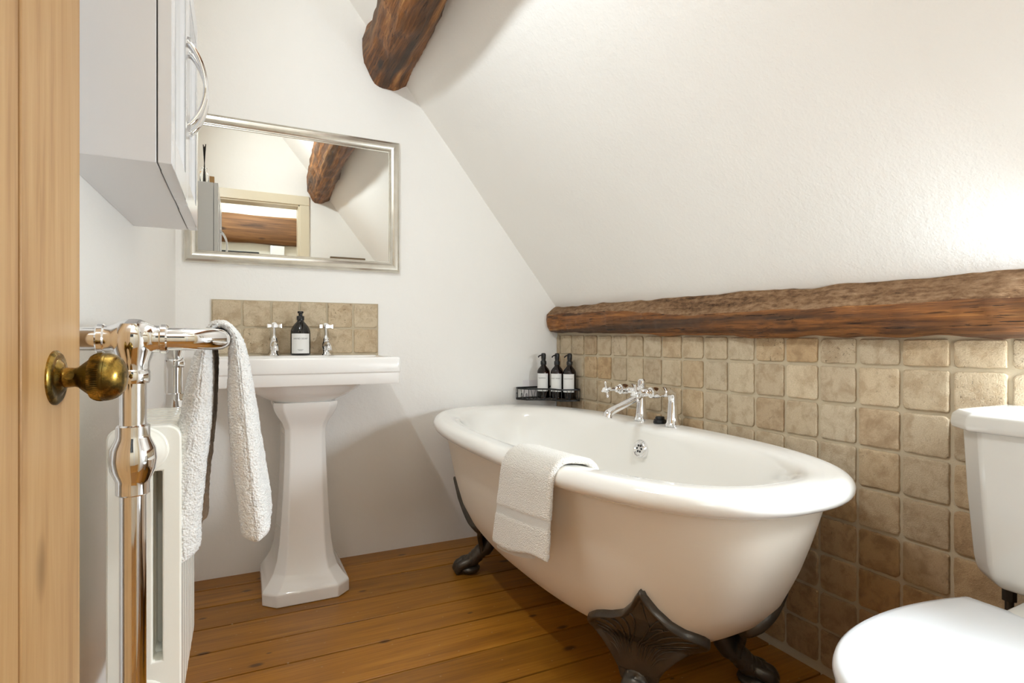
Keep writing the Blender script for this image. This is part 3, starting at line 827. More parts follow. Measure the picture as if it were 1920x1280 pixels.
m = MB(); m.lathe([(.0145, .140), (.0145, .154), (.013, .156), (.0075, .157), (.0075, .166), (.011, .167), (.0115, .173), (.010, .175), (.001, .1755)], (sc_[0], sc_[1], sz), n=28)
fc = math.atan2(-sc_[1], -sc_[0])
m.tube([(sc_[0], sc_[1], sz + .171), (sc_[0] + .03 * math.cos(fc), sc_[1] + .03 * math.sin(fc), sz + .170), (sc_[0] + .036 * math.cos(fc), sc_[1] + .036 * math.sin(fc), sz + .166)], .0042, 10)
m.build('pump', 'black', sp_t, ang=40)
lb = label_patch(sc_, .0379, fc, 1.02, sz + .008, sz + .086).build('label', 'label', sp_t)
letters('HAND SOAP', .0092, cyl_map(sc_, .0381, fc, sz + .066)).build('lettering', 'ink', lb, smooth=False)
m = MB()
for zc, wdt in ((.0225, .022), (.0185, .015)):
    f = cyl_map(sc_, .0381, fc, sz + zc); n = 8
    m.loft([[f(-wdt / 2 + wdt * i / n, 0), f(-wdt / 2 + wdt * i / n, .0011)] for i in range(n + 1)], closed=False, cap0=False, cap1=False)
m.build('small_print', 'ink', lb, smooth=False)

# amber bottles in the corner caddy
CZ = .648
def amber(c, word, label, face, grp='amber toiletry bottles in the corner basket'):
    t = thing('toiletry_bottle', label, 'bottle', (c[0], c[1], CZ), grp); k = 1.0; r = .0305
    m = MB(); m.lathe([(r - .004, 0), (r, .003), (r, .124), (r - .0015, .132), (r - .006, .141), (r - .013, .149), (.0135, .154), (.012, .158), (.012, .166)], (c[0], c[1], CZ), n=40)
    m.lathe([(.010, .160), (.0105, .154), (r - .016, .148), (r - .009, .139), (r - .004, .130), (r - .003, .123), (r - .003, .006), (.001, .004)], (c[0], c[1], CZ), n=40, cap0=False)
    m.build('bottle_glass', 'amber', t, ang=50)
    m = MB(); m.lathe([(.001, .005), (r - .0034, .0065), (r - .0034, .108), (.001, .108)], (c[0], c[1], CZ), n=32); m.build('liquid', 'liquid', t)
    m = MB(); m.lathe([(.0135, .160), (.0145, .162), (.0145, .176), (.012, .179), (.0105, .180), (.0105, .186), (.0115, .190), (.012, .207), (.0105, .2135), (.007, .216), (.001, .2165)], (c[0], c[1], CZ), n=26)
    nd = Vector((-1, -.25, 0)).normalized(); p = Vector((c[0], c[1], CZ))
    m.tube(catmull([p + Vector((0, 0, .2055)), p + nd * .016 + Vector((0, 0, .206)), p + nd * .027 + Vector((0, 0, .203)), p + nd * .034 + Vector((0, 0, .197))], 5), .0030, 10)
    m.build('pump', 'black', t, ang=40)
    lb = label_patch(c, r + .0004, face, 1.0, CZ + .034, CZ + .119).build('label', 'label', t)
    letters(word, .0075 if len(word) < 10 else .0066, cyl_map(c, r + .0006, face, CZ + .097), 1.05).build('lettering', 'ink', lb, smooth=False)
    return t
def facing(c, turn): return math.atan2(-c[1], -c[0]) - turn
A1, A2, A3 = (1.322, 2.385), (1.366, 2.330), (1.400, 2.272)
amber(A1, 'SHAMPOO', 'amber pump bottle labelled shampoo, leftmost of the three in the corner basket', facing(A1, .25))
amber(A2, 'BODY WASH', 'amber pump bottle labelled body wash, middle of the three in the corner basket', facing(A2, .25))
amber(A3, 'CONDITIONER', 'amber pump bottle labelled conditioner, rightmost of the three against the tiles', facing(A3, .25))
# caddy
cd = thing('corner_basket', 'black wire corner basket fixed above the far bath corner', 'basket', (XR, YB, CZ - .01))
xa, yb_ = XR - .013, YB - .008
pts = [(xa - .225, yb_, 0), (xa - .235, yb_ - .03, 0), (xa - .205, yb_ - .095, 0), (xa - .165, yb_ - .112, 0), (xa - .110, yb_ - .150, 0), (xa - .098, yb_ - .21, 0), (xa - .02, yb_ - .235, 0), (xa, yb_ - .225, 0), (xa, yb_, 0)]
m = MB()
def flat_loop(P, z, hh, th_, rad=.008):
    Q = []
    n = len(P)
    for i in range(n):
        a, b_, c = Vector(P[i - 1]), Vector(P[i]), Vector(P[(i + 1) % n])
        d1 = (a - b_).normalized(); d2 = (c - b_).normalized()
        for t in (1, .5, 0, .5, 1)[:3]: pass
        for t in range(5):
            s_ = t / 4; p = (b_ + d1 * rad) * (1 - s_) ** 2 + b_ * 2 * s_ * (1 - s_) + (b_ + d2 * rad) * s_ ** 2
            Q.append(p + Vector((0, 0, z)))
    n = len(Q); rings = []
    for i in range(n):
        d = (Q[(i + 1) % n] - Q[i - 1]).normalized(); w = Vector((-d.y, d.x, 0))
        rings.append([Q[i] + w * a * th_ + Vector((0, 0, b2 * hh)) for a, b2 in ((-1, -1), (1, -1), (1, 1), (-1, 1))])
    m.loft(rings, loop=True); return Q
top = flat_loop(pts, CZ + .047, .0036, .0012)
bot = flat_loop(pts, CZ - .004, .0034, .0012)
m.build('basket_rails', 'black_wire', cd, smooth=False)
m = MB()
for i in range(0, len(bot), 4):
    m.tube([bot[i], top[i]], .0016, 8)
for P, Q in zip(pts[1:7], pts[2:7]):
    a, b_ = Vector(P), Vector(Q); L = (b_ - a).length
    c1 = a.lerp(b_, .5)
    for s_ in (-.011, .011):
        d = (b_ - a).normalized() * s_; m.tube([c1 + Vector((0, 0, CZ - .004)), c1 + d + Vector((0, 0, CZ + .045))], .0013, 8)
for k in range(9):       # floor wires
    x = xa - .01 - .0235 * k
    yy = [q for q in (interp(-x, [(-xa, yb_ - .23), (-(xa - .098), yb_ - .21), (-(xa - .11), yb_ - .15), (-(xa - .165), yb_ - .112), (-(xa - .205), yb_ - .095), (-(xa - .235), yb_ - .03)]),)][0]
    m.tube([(x, yb_, CZ - .004), (x, yy + .003, CZ - .004)], .0016, 8)
for k in range(3):       # little hooks at the end
    q = Vector((xa - .226 + .012 * k, yb_ - .03 - .028 * k, CZ - .004))
    m.tube(catmull([q + Vector((0, 0, .002)), q + Vector((-.010, -.004, -.003)), q + Vector((-.015, -.006, .004)), q + Vector((-.015, -.006, .026)), q + Vector((-.012, -.005, .029)), q + Vector((-.009, -.004, .026)), q + Vector((-.009, -.004, .006))], 5), .0013, 8)
m.build('basket_wires', 'black_wire', cd)
m = MB(); m.box(xa - .185, xa - .105, YB - .0015, YB, CZ + .0, CZ + .082); m.build('adhesive_pad', 'pad', cd, bevel=.0006)['label'] = 'pale adhesive wall pad'

# ------------------------------------------------------------------ wall mirror
mr = thing('wall_mirror', 'silver framed rectangular mirror on the end wall above the basin', 'mirror', (.22, YB, 1.22))
mx0, mx1, mz0, mz1 = -.192, .636, 1.222, 1.797
fr = MB(); pf = [(0, 0), (0, .010), (.004, .017), (.012, .022), (.022, .0225), (.032, .019), (.038, .0155), (.041, .0155), (.043, .0125), (.047, .0125), (.047, .006)]
corn = [(mx0, mz0, 1, 1), (mx1, mz0, -1, 1), (mx1, mz1, -1, -1), (mx0, mz1, 1, -1)]
for k in range(4):
    c, d = corn[k], corn[(k + 1) % 4]
    fr.loft([[Vector((p[0] + p[2] * i, YB - t, p[1] + p[3] * i)) for i, t in pf] for p in (c, d)], closed=True, cap0=False, cap1=False)
fr.build('mirror_frame', 'silver', mr, ang=25)
g = MB(); g.box(mx0 + .044, mx1 - .044, YB - .009, YB - .004, mz0 + .044, mz1 - .044); g.build('mirror_glass', 'mirror', mr, smooth=False)

# ------------------------------------------------------------------ wall cabinet
cab = thing('wall_cabinet', 'white two-door wall cabinet on the left wall above the radiator', 'cabinet', (XL(1.37), 1.37, 1.2065))
cy0, cy1, cz0, cz1, xf = 1.070, 1.680, 1.2065, 1.73, -.122
m = MB()
m.add([(XL(cy0) - .0, cy0, cz0), (XL(cy1) - .0, cy1, cz0), (xf, cy1, cz0), (xf, cy0, cz0), (XL(cy0), cy0, cz1), (XL(cy1), cy1, cz1), (xf, cy1, cz1), (xf, cy0, cz1)],
      [(0, 1, 2, 3), (4, 7, 6, 5), (0, 3, 7, 4), (1, 5, 6, 2), (0, 4, 5, 1), (3, 2, 6, 7)])
m.build('carcass', 'cabinet', cab, bevel=.0012, seg=2)
def cdoor(a, b_, hy, sgn):
    m = MB(); x0, x1 = xf + .002, -.100; sw = .048
    for (ya, yb2, za_, zb_) in ((a, a + sw, cz0, cz1), (b_ - sw, b_, cz0, cz1), (a + sw, b_ - sw, cz0, cz0 + .055), (a + sw, b_ - sw, cz1 - .055, cz1)):
        m.box(x0, x1, ya, yb2, za_, zb_)
    # bevelled inner lip
    yi0, yi1, zi0, zi1 = a + sw, b_ - sw, cz0 + .055, cz1 - .055
    for k in range(4):
        P = [(yi0, zi0, 1, 1), (yi1, zi0, -1, 1), (yi1, zi1, -1, -1), (yi0, zi1, 1, -1)]; c, d = P[k], P[(k + 1) % 4]
        m.loft([[Vector((x, p[0] + p[2] * i, p[1] + p[3] * i)) for i, x in ((0, x0), (0, x1 - .001), (.006, x1 - .004), (.010, x1 - .010), (.010, x0))] for p in (c, d)], cap0=False, cap1=False)
    do = m.build('cabinet_door', 'cabinet', cab, bevel=.0012, seg=2)
    g = MB(); g.box(x0 + .004, x1 - .010, yi0 + .002, yi1 - .002, zi0 + .002, zi1 - .002); g.build('mirror_panel', 'mirror', do, smooth=False)
    h = MB(); n = 22
    for off, rr, bow in ((-.0055, .0045, .034), (.0055, .0045, .034)):
        P = []
        for i in range(n + 1):
            t = -1 + 2 * i / n
            P.append(Vector((x1 + .001 + bow * (1 - t * t) ** .8, hy + off * (1 - .75 * (1 - t * t)), 1.452 + .088 * t)))
        h.tube(P, [rr * (1 + .15 * abs(-1 + 2 * i / n)) for i in range(n + 1)], 14)
    for t in (-1, 1):
        h.box(x1 - .001, x1 + .008, hy - .010, hy + .010, 1.452 + .088 * t - .007, 1.452 + .088 * t + .007)
    h.build('handle', 'chrome', do, ang=50)
cdoor(cy0, 1.3735, 1.349, 1); cdoor(1.3765, cy1, 1.400, -1)

# reed diffuser and little box on the cabinet, seen in the mirror
rd = thing('reed_diffuser', 'small clear glass diffuser with black reeds on top of the wall cabinet', 'diffuser', (-.165, 1.625, cz1))
m = MB(); c = (-.165, 1.625, cz1 + .0005)
m.lathe([(.019, 0), (.021, .003), (.021, .045), (.018, .055), (.0125, .062), (.0125, .078), (.0145, .080), (.0145, .084), (.010, .084), (.010, .062), (.016, .052), (.0185, .044), (.0185, .005), (.001, .004)], c, n=28, cap1=False); m.build('glass_jar', 'glass', rd)
for k, (dx, dy) in enumerate(((.006, .004), (-.005, .006), (.002, -.006), (-.002, -.001))):
    m = MB(); m.tube([(c[0] - dx, c[1] - dy, cz1 + .012), (c[0] + dx, c[1] + dy, cz1 + .205 - .004 * k)], .0022, 8); m.build('reed', 'reed', rd)
m = MB(); m.box(-.140, -.118, 1.655, 1.675, cz1 + .0005, cz1 + .032); tag(m.build('small_box', 'card', bevel=.001), 'tiny tan box beside the reed diffuser on the cabinet', 'box')

# ------------------------------------------------------------------ towel radiator
tr = thing('towel_radiator', 'chrome towel rail with cream column radiator on the left wall', 'radiator', (-.135, 1.22, 0))
XP, YN, YFAR, RR, ZR = -.135, .943, 1.50, .0162, .920
for y in (YN, YFAR):
    m = MB(); m.lathe([(.03, 0), (.03, .004), (.022, .010), (RR, .014), (RR, ZR)], (XP, y, 0), n=28)
    # top union ball and collars
    m.lathe([(RR + .003, ZR - .062), (RR + .0045, ZR - .058), (RR + .0045, ZR - .046), (RR + .003, ZR - .043), (RR + .004, ZR - .032), (.0255, ZR - .016), (.028, ZR - .002), (.0265, ZR + .010), (.021, ZR + .021), (.010, ZR + .0275), (.001, ZR + .0285)], (XP, y, 0), n=28)
    # middle union
    zm = .752
    m.lathe([(RR + .002, zm - .050), (RR + .0045, zm - .048), (RR + .0045, zm - .034), (.021, zm - .030), (.0275, zm - .015), (.0290, zm), (.0275, zm + .015), (.021, zm + .030), (RR + .0045, zm + .034), (RR + .0045, zm + .046), (RR + .002, zm + .048)], (XP, y, 0), n=32)
    # stub to the wall
    m.tube([(XP, y, ZR), (XL(y) + .002, y, ZR)], RR, 24)
    for sg in (-1, 1):
        m.lathe([(.024, .0), (.0235, .016), (.0205, .023), (RR + .003, .026), (RR + .003, .032), (RR + .0048, .034), (RR + .0048, .040), (RR + .003, .042)], (XP, y, ZR), (sg, 0, 0), 28)
    m.lathe([(.034, 0), (.034, .004), (.024, .010), (RR, .012)], (XL(y), y, ZR), (1, 0, 0), 28)
    m.build('chrome_post', 'chrome', tr, ang=30)
xr_ = -.030
m = MB(); pth = [(XP, YN, ZR), (XP + .03, YN, ZR)]
for k in range(9):
    a = PI / 2 * k / 8; pth.append((xr_ - .045 + .045 * math.sin(a), YN + .045 - .045 * math.cos(a), ZR))
for k in range(1, 10): pth.append((xr_, YN + .045 + (YFAR - YN - .09) * k / 10, ZR))
for k in range(9):
    a = PI / 2 * k / 8; pth.append((xr_ - .045 + .045 * math.cos(a), YFAR - .045 + .045 * math.sin(a), ZR))
pth += [(XP + .03, YFAR, ZR), (XP, YFAR, ZR)]
m.tube(pth, RR, 28); m.build('towel_rail', 'chrome', tr)
# radiator columns
RX = [-.181, -.1585, -.1475, -.1215, -.1085, -.083]; RZ = [.325, .422, .716, .786]
def section(y0, y1, slots=True):
    bm = bmesh.new(); V = {}
    for i, x in enumerate(RX):
        for k, z in enumerate(RZ): V[i, k] = bm.verts.new((x, y0, z))
    fs = [bm.faces.new((V[i, k], V[i + 1, k], V[i + 1, k + 1], V[i, k + 1])) for i in range(5) for k in range(3) if not (slots and k == 1 and i in (1, 3))]
    r = bmesh.ops.extrude_face_region(bm, geom=fs)
    vv = [e for e in r['geom'] if isinstance(e, bmesh.types.BMVert)]
    bmesh.ops.translate(bm, verts=vv, vec=(0, y1 - y0, 0))
    cs = [e for e in bm.edges if abs(e.verts[0].co.y - e.verts[1].co.y) > .001 and abs(e.verts[0].co.x - e.verts[1].co.x) < 1e-6
          and min(abs(e.verts[0].co.x - RX[0]), abs(e.verts[0].co.x - RX[5])) < 1e-5 and min(abs(e.verts[0].co.z - RZ[0]), abs(e.verts[0].co.z - RZ[3])) < 1e-5]
    bmesh.ops.bevel(bm, geom=cs, offset=.02, segments=6, profile=.5, affect='EDGES')
    mb = MB(); bm.verts.ensure_lookup_table(); bm.verts.index_update()
    mb.add([v.co.copy() for v in bm.verts], [tuple(v.index for v in f.verts) for f in bm.faces]); bm.free(); return mb
NS = 8; yp0 = 1.022
for k in range(NS):
    s_ = section(yp0 + .036 * k, yp0 + .036 * k + .0345, k < 2)
    if k == 0:
        for zc in (.750, .362):
            s_.lathe([(.036, -.004), (.036, .0015), (.032, .003), (.030, .0035), (.027, .0065), (.024, .007), (.022, .0095), (.010, .010)], (XP, yp0, zc), (0, -1, 0), 36)
    s_.build('radiator_column', 'radiator', tr, bevel=.006, seg=3, limit=50, ang=60)
for zc in (.750, .362):
    m = MB(); m.tube([(XP, YN, zc), (XP, yp0 - .006, zc)], .0115, 18); m.lathe([(.016, .030), (.0185, .032), (.0185, .046), (.016, .048), (.0155, .050), (.0155, .058), (.013, .060), (.013, .072)], (XP, YN, zc), (0, 1, 0), 6)
    m.build('pipe_union', 'chrome', tr, ang=30)
    m = MB(); m.tube([(XP, yp0 + .036 * NS - .004, zc), (XP, YFAR, zc)], .0115, 18); m.build('pipe_union', 'chrome', tr, ang=30)

# towel on the rail
def fuzz(p, a, f=1.0):
    n1 = noise.noise_vector(p * 230 * f); n2 = noise.noise_vector(p * 90 * f)
    return p + n1 * a + n2 * a * .8
tw_ = MB()
def sheet_drape(cross, ny, y0, y1, shear):
    rings = []
    for i in range(ny + 1):
        y = y0 + (y1 - y0) * i / ny; rings.append([shear(p, y, i / ny) for p in cross(i / ny)])
    return rings
xc = xr_
def thick(P, hw):
    """closed outline around a centre line, half thickness hw(i)"""
    n = len(P); L = []; R = []
    for i in range(n):
        d = (P[min(i + 1, n - 1)] - P[max(i - 1, 0)]).normalized(); w = Vector((-d.y, d.x)); h_ = hw(i / (n - 1))
        L.append(P[i] + w * h_); R.append(P[i] - w * h_)
    cap = lambda c, a, bq: [c + (a - c) * math.cos(t) + bq * math.sin(t) for t in ()]
    return L + R[::-1]
def rail_towel():
    m = MB(); ny = 90; rings = []
    y0, y1 = 1.030, 1.34
    for i in range(ny + 1):
        v = i / ny; y = y0 + (y1 - y0) * v
        wv = math.sin(v * 9.0) * .5 + math.sin(v * 17 + 1) * .3
        bl, br_ = .566 + .012 * math.sin(v * 5), .572 + .012 * math.sin(v * 4 + 2)
        P = [Vector((xc - .055 + .007 * wv, bl)), Vector((xc - .058 + .010 * wv, .62)), Vector((xc - .050 + .008 * wv, .70)), Vector((xc - .038 + .005 * wv, .79)), Vector((xc - .027, .87)), Vector((xc - .023, .905)), Vector((xc - .020, .926)),
             Vector((xc - .008, .944)), Vector((xc + .008, .944)), Vector((xc + .022, .926)), Vector((xc + .027, .895)), Vector((xc + .033 - .003 * wv, .82)), Vector((xc + .043 - .006 * wv, .72)), Vector((xc + .055 - .008 * wv, .63)), Vector((xc + .060 - .008 * wv, br_))]
        P = [Vector((p.x, p.z)) for p in catmull([Vector((p.x, 0, p.y)) for p in P], 9)]
        ee = min(v, 1 - v) * (y1 - y0); rd_ = math.sqrt(max(.03, 1 - (1 - min(1, ee / .026)) ** 2))
        def hw(t):
            e = .0060 + .0190 * max(sm(.46, .15, t), .85 * sm(.58, .85, t))
            end = min(t, 1 - t); e *= math.sqrt(max(.05, 1 - (1 - min(1, end / .035)) ** 2)); return e * rd_
        rings.append([Vector((q.x, y, q.y)) for q in thick(P, hw)])
    m.loft(rings)
    # densify by one more interpolation step around
    return m
m = rail_towel(); o = m.build('hand_towel', 'towel', ang=180)
def dens(o, lev):
    bm = bmesh.new(); bm.from_mesh(o.data)
    bmesh.ops.subdivide_edges(bm, edges=bm.edges[:], cuts=lev, use_grid_fill=True, smooth=0)
    bm.to_mesh(o.data); bm.free()
def apply_fuzz(o, a, f=1.0):
    off = o.location; nr = [v.normal.copy() for v in o.data.vertices]
    for v, n in zip(o.data.vertices, nr):
        p = v.co; k = noise.noise(p * 330 * f) * .7 + noise.noise(p * 640 * f) * .5 + noise.noise(p * 45) * .5
        v.co = p + n * (k * a) + noise.noise_vector(p * 300 * f) * a * .5
    o.data.update(); o.data.polygons.foreach_set('use_smooth', [True] * len(o.data.polygons))
dens(o, 1); apply_fuzz(o, .0022, 1.0)
tag(o, 'fluffy white towel hanging over the chrome towel rail', 'towel')

# towel over the bath rim
def bath_towel():
    m = MB(); ny = 70; rings = []
    for i in range(ny + 1):
        v = i / ny; y = 1.135 + (1.345 - 1.135) * v
        th = math.asin(0)
        def rimx(yy): return CX - BA * (1 - min(1, abs(yy - CY) / BB) ** EXP) ** (1 / EXP)
        xo = rimx(y)
        hang = .405 - .030 * v + .006 * math.sin(v * 7)
        swing = .012
        P = [Vector((xo - .018 - swing * .2, hang)), Vector((xo - .017, .46)), Vector((xo - .013, .53)), Vector((xo - .011, .575)), Vector((xo - .006, .605)), Vector((xo + .010, .628)), Vector((xo + .034, .6365)), Vector((xo + .066, .634)), Vector((xo + .098, .626)), Vector((xo + .119, .600)), Vector((xo + .129, .55)), Vector((xo + .139, .50))]
        sway = (v - .5) * .0
        P = [Vector((p.x, p.z)) for p in catmull([Vector((p.x, 0, p.y)) for p in P], 10)]
        ee = min(v, 1 - v) * .29; rd_ = math.sqrt(max(.05, 1 - (1 - min(1, ee / .010)) ** 2))
        def hw(t):
            e = .0085; end = min(t, 1 - t); e *= math.sqrt(max(.12, 1 - (1 - min(1, end / .02)) ** 2)); return e * (.25 + .75 * rd_)
        ring = []
        for q in thick(P, hw):
            # hangs slightly skewed: lower part drifts away from the viewer
            sk = (.63 - q.y) * (.02 + .15 * v) if q.x < xo + .03 else 0
            ring.append(Vector((q.x, y + sk, q.y)))
        rings.append(ring)
    m.loft(rings); return m
o = bath_towel().build('bath_towel', ['towel_bath', 'towel_band'], ang=180)
dens(o, 1)
for p in o.data.polygons:
    c = p.center
    d = .63 - c.z
    if c.x < .66 and .470 < c.z + .06 * (c.y - 1.28) < .492: p.material_index = 1
mb_ = [False] * len(o.data.vertices)
for p in o.data.polygons:
    if p.material_index == 1:
        for i in p.vertices: mb_[i] = True
nr = [v.normal.copy() for v in o.data.vertices]
for v, n, flat in zip(o.data.vertices, nr, mb_):
    p = v.co.copy()
    if flat: v.co = p - n * .0018
    else:
        k = noise.noise(p * 330) * .6 + noise.noise(p * 640) * .5; v.co = p + n * k * .0012
o.data.polygons.foreach_set('use_smooth', [True] * len(o.data.polygons))
tag(o, 'folded white towel draped over the near rim of the bath', 'towel')
hem = MB(); rings = []
for i in range(31):      # folded under-layer showing at the bottom hem
    v = i / 30; y = 1.20 + .175 * v; xo = CX - BA * (1 - min(1, abs(y - CY) / BB) ** EXP) ** (1 / EXP)
    zb = .392 - .028 * v - .006 * math.sin(v * PI); x = xo - .010
    rings.append([Vector((x + a, y + .004, zb + q)) for a, q in ((-.004, 0), (.004, 0), (.005, .09), (-.005, .09))])
hem.loft(rings); hem.build('under_fold', 'towel_band', o, bevel=.0015)

# ------------------------------------------------------------------ toilet
TY = .432
tl = thing('toilet', 'white close-coupled toilet with its lid down beside the tiled wall', 'toilet', (1.1, TY, 0))
m = MB()
def chr_(x0, x1, hy, c, z, k=3):
    """cistern plan: back flat on wall, rounded chamfer on the front corners"""
    base = [Vector((x1, TY - hy, z)), Vector((x1, TY + hy, z)), Vector((x0 + c, TY + hy, z)), Vector((x0, TY + hy - c * 1.1, z)), Vector((x0, TY - hy + c * 1.1, z)), Vector((x0 + c, TY - hy, z))]
    return base
m.loft([chr_(1.30, XR - .012, .130, .03, .452), chr_(1.272, XR - .010, .155, .038, .458), chr_(1.262, XR - .010, .166, .04, .475), chr_(1.258, XR - .010, .170, .04, .50), chr_(1.25, XR - .010, .178, .042, .62), chr_(1.245, XR - .010, .183, .042, .752)])
m.build('cistern', 'ceramic_toilet', tl, bevel=.012, seg=4, limit=20)
m = MB()
m.loft([chr_(1.244, XR - .008, .184, .040, .746), chr_(1.232, XR - .008, .195, .042, .749), chr_(1.230, XR - .008, .197, .042, .758), chr_(1.232, XR - .008, .195, .042, .776), chr_(1.240, XR - .010, .187, .04, .784), chr_(1.258, XR - .02, .170, .034, .7865)])
m.build('cistern_lid', 'ceramic_toilet', tl, bevel=.005, seg=3, limit=12)
def dshape(x0, x1, hw, z, n=48, yb2=None, sq=2.0):
    """toilet seat outline: rounded front at x0, straight back edge at x1"""
    pts = []; hb = yb2 if yb2 else hw * .82; xm = x0 + (x1 - x0) * .60
    for i in range(n + 1):
        a = -PI / 2 + PI * i / n     # front half, from -y side to +y side
        pts.append(Vector((xm - (xm - x0) * max(0, math.cos(a)) ** (2 / 2.1), TY + hw * math.copysign(abs(math.sin(a)) ** (2 / 2.1), math.sin(a)), z)))
    for i in range(1, 9):
        t = i / 8; pts.append(Vector((xm + (x1 - xm) * t, TY + hw - (hw - hb) * t ** 2, z)))
    for i in range(0, 8):
        t = 1 - i / 8; pts.append(Vector((xm + (x1 - xm) * t, TY - hw + (hw - hb) * t ** 2, z)))
    return pts
def off(d, zs):
    return [dshape(.738 + i, 1.232 - j, .186 - i, z, yb2=.154 - i * .7) for i, j, z in zs]
m = MB(); m.loft(off(0, [(.010, .004, .418), (.002, .001, .420), (0, 0, .426), (.002, .001, .433), (.008, .004, .4385), (.02, .01, .4415), (.06, .03, .4435), (.14, .09, .4445)])); m.build('lid', 'seat_white', tl, ang=50)
m = MB(); m.loft(off(0, [(.016, .008, .396), (.008, .004, .397), (.004, .002, .402), (.005, .002, .411), (.012, .006, .4165), (.05, .02, .417)])); m.build('seat', 'seat_white', tl, ang=50)
m = MB()
bw = [(.24, .06, 0, .11), (.235, .05, .02, .115), (.20, .07, .12, .105), (.15, .10, .22, .12), (.07, .05, .31, .155), (.03, .02, .36, .168), (.022, .012, .385, .172), (.024, .012, .396, .170)]
m.loft([dshape(.738 + i, 1.262 - j, hw, z, yb2=hw * .8) for i, j, z, hw in bw])
m.loft([rrect(1.20, XR - .03, TY - .085, TY + .085, .03, z) for z in (.20, .40, .440)] + [rrect(1.25, XR - .04, TY - .075, TY + .075, .03, .4515)])
m.build('bowl', 'ceramic_toilet', tl, ang=50)
for dy in (-.06, .06):
    m = MB(); m.lathe([(.012, 0), (.012, .02), (.010, .024), (.001, .025)], (1.222, TY + dy, .418), n=18)
    m.build('lid_hinge', 'chrome', tl)
m = MB(); m.tube([(1.385, TY + .148, .475), (1.385, TY + .148, .40), (1.385, TY + .148, .10), (1.385, TY + .148, 0)], .0075, 14); m.lathe([(.0125, .40), (.0125, .475)], (1.385, TY + .148, 0), n=8)
m.build('supply_pipe', 'iron', tl)

# ------------------------------------------------------------------ pine door standing open
HP, FP = Vector((-.2335, .158, 0)), Vector((-.189, .911, 0))
dd = (FP - HP).normalized(); nn = Vector((dd.y, -dd.x, 0)); W = (FP - HP).length
dz0, dz1, TH = .008, 1.985, .036
def D(s_, t, z): return HP + dd * s_ + nn * t + Vector((0, 0, z))
m = MB()
def dbox(s0, s1, t0, t1, z0, z1): 
    m.add([D(s_, t, z) for z in (z0, z1) for t in (t0, t1) for s_ in (s0, s1)], [(0, 2, 3, 1), (4, 5, 7, 6), (0, 1, 5, 4), (2, 6, 7, 3), (0, 4, 6, 2), (1, 3, 7, 5)])
sw = .181
dbox(W - sw, W, -TH, 0, dz0, dz1); dbox(0, sw, -TH, 0, dz0, dz1)
dbox(sw + .002, W - sw - .004, -TH + .001, -.0008, dz0, dz1); dbox(sw - .01, W - sw + .01, -TH + .004, -.007, dz0, dz1)
do = struct(m.build('door_1', 'pine', bevel=.0015, seg=2), 'stripped pine door standing open at the left with a brass knob', 'door')
kp = D(W - .089, 0, .874)
m = MB(); m.lathe([(.0318, 0), (.0318, .002), (.029, .0045), (.0265, .0052), (.024, .0045), (.020, .0058), (.0165, .009), (.0145, .010)], kp, nn, 44)
ro = m.build('knob_rose', 'brass', do, ang=35)
m = MB(); prof = [(.0125, .004), (.0118, .012), (.0112, .020), (.0125, .0235), (.0135, .0245), (.0165, .028), (.0215, .034), (.0255, .040)]
m.lathe(prof, kp, nn, 72, cap1=False)
# reeded band
a = nn.normalized(); u = Vector((0, 0, 1)); w_ = a.cross(u); n = 144; rings = []
for r_, h_, am in ((.0255, .040, 0), (.0268, .0425, .0005), (.0278, .0455, .0007), (.0283, .0485, .0007), (.0284, .051, .0005), (.0286, .0518, 0), (.0287, .0545, 0), (.0283, .0556, 0), (.0285, .0562, 0), (.0275, .0605, 0), (.0255, .065, 0), (.0222, .069, 0), (.017, .0725, 0), (.009, .0748, 0), (.001, .0755, 0)):
    rings.append([kp + a * (h_ - .004) + (u * math.cos(2 * PI * k / n) + w_ * math.sin(2 * PI * k / n)) * (r_ + am * (1 if k % 2 else -1)) for k in range(n)])
m2 = MB(); m2.loft(rings, cap0=False)
m.v += []; base_n = len(m.v); m.add(m2.v, m2.f)
sc0 = kp + a * .017
m.lathe([(.0052, .0135), (.0048, .0122), (.0035, .0118), (.001, .0118)], sc0, (u * .25 - dd * 1).normalized(), 16)
m.build('door_knob', 'brass', do, ang=30, merge=False)

# ------------------------------------------------------------------ things seen only in the mirror
pf_ = thing('framed_picture', 'thin brown framed picture on the front wall, reflected low in the mirror', 'picture', (.80, YF, 1.2))
m = MB()
for (x0, x1, z0, z1) in ((.66, .94, 1.59, 1.615), (.66, .94, 1.18, 1.205), (.66, .685, 1.205, 1.59), (.915, .94, 1.205, 1.59)): m.box(x0, x1, YF, YF + .02, z0, z1)
m.build('picture_frame', 'frame_brown', pf_, bevel=.002)
m = MB(); m.box(.684, .916, YF + .002, YF + .008, 1.204, 1.591); m.build('picture_print', 'art', pf_, smooth=False)
m = MB(); m.box(-.55, .17, -1.198, -1.155, 1.38, 1.805)
tv = tag(m.build('flat_television', 'black', bevel=.004), 'black flat screen on the landing wall below the beam, seen in the mirror', 'television')
m = MB(); m.box(-.54, .16, -1.1555, -1.1535, 1.39, 1.795); m.build('screen', 'tv', tv, smooth=False)
m = MB(); m.box(.27, .40, -1.198, -1.13, 0, 1.875)
tag(m.build('white_panel', 'white_paint', bevel=.004), 'narrow white boxing on the landing wall beside the screen, seen in the mirror', 'panel')

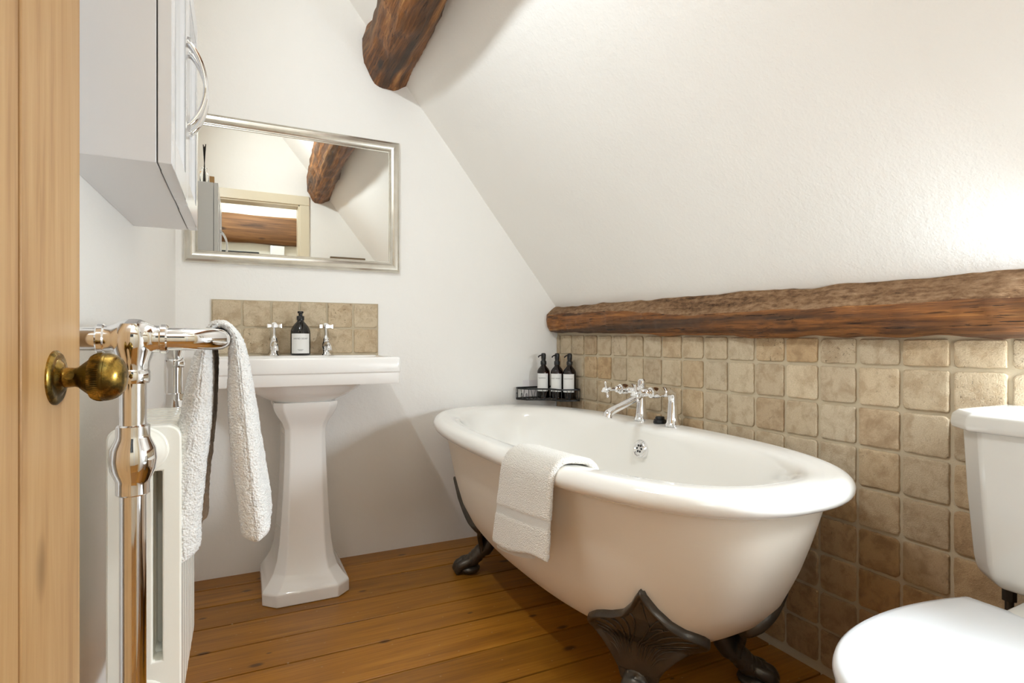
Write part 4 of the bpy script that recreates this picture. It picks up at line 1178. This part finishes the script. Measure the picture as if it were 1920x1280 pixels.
# added fill lamps, out of frame: round ceiling base and wall bar
def lamp(name, label, c, e, temp, size=.055):
    t = thing(name, label, 'fill lamp', c)
    m = MB(); m.lathe([(.06, 0), (.06, -.012), (.05, -.02), (.02, -.024)], c, n=32); m.build('lamp_base', 'chrome', t)
    li = bpy.data.lights.new(name + '_light', 'POINT'); li.energy = e; li.shadow_soft_size = size; li.color = temp
    lo = bpy.data.objects.new('lamp_bulb', li); COL.objects.link(lo); lo.parent = t; lo.location = (0, 0, -.12)
    return t
bar = thing('light_bar', 'added slim chrome fill light bar on the left wall, out of view', 'fill lamp', (XL(1.16), 1.16, 2.26))  # bar added to brighten the slope, not a known fitting
m = MB(); m.add([(XL(y) + dx + .0005, y, z) for z in (2.23, 2.29) for dx in (0, .03) for y in (.90, 1.42)], [(0, 2, 3, 1), (4, 5, 7, 6), (0, 1, 5, 4), (2, 6, 7, 3), (0, 4, 6, 2), (1, 3, 7, 5)])
m.build('lamp_housing', 'chrome', bar, bevel=.004)
lamp('hall_fill_lamp', 'added round chrome fill light on the landing ceiling', (.1, -.6, 2.70), 34, (.82, .93, 1), .1)  # added lamp, fills radiator and cabinet through the doorway
def area_light(name, loc, sx, sy, e, d, c):
    li = bpy.data.lights.new(name, 'AREA'); li.shape = 'RECTANGLE'; li.size = sx; li.size_y = sy; li.energy = e; li.color = c
    lo = bpy.data.objects.new(name, li); COL.objects.link(lo); lo.location = loc
    lo.rotation_euler = Vector(d).to_track_quat('-Z', 'Y').to_euler(); return lo

lb_ = area_light('light_bar_light', (XL(1.16) + .04, 1.16, 2.26), .50, .05, 19.5, (1, -.06, -.15), (.86, .95, 1))
# light through the small window, and an added fill light on the landing
area_light('window_daylight', (XR - .012, (DY0 + DY1) / 2, (WZ0 + WZ1) / 2 - .025), DY1 - DY0 - .05, WZ1 - WZ0 - .10, 30, (-.62, .44, -.65), (.80, .91, 1))
area_light('landing_fill', (-1.0, -1.17, 1.45), .80, 1.1, 11, (0, 1, 0), (.77, .905, 1))

wd = bpy.data.worlds.new('World'); scene.world = wd; wd.use_nodes = True
wd.node_tree.nodes['Background'].inputs[0].default_value = (.75, .87, 1, 1); wd.node_tree.nodes['Background'].inputs[1].default_value = 1.0

# ------------------------------------------------------------------ camera
cam = bpy.data.cameras.new('camera'); co = bpy.data.objects.new('camera', cam); COL.objects.link(co); scene.camera = co
F_PX = 1055.0
cam.sensor_width = 36; cam.lens = 36 * F_PX / 1920; cam.shift_y = 2 / 1920; cam.clip_start = .02
co.location = (0, 0, .915); co.rotation_euler = (PI / 2, 0, -math.atan((960 - 450) / F_PX))
scene.view_settings.view_transform = 'Standard'; scene.view_settings.look = 'None'
scene.view_settings.gamma = 1; scene.view_settings.use_curve_mapping = False
scene.view_settings.exposure = -0.13
scene.cycles.use_denoising = True
scene.cycles.max_bounces = 14; scene.cycles.diffuse_bounces = 8; scene.cycles.glossy_bounces = 6; scene.cycles.transmission_bounces = 10
scene.cycles.sample_clamp_indirect = 6
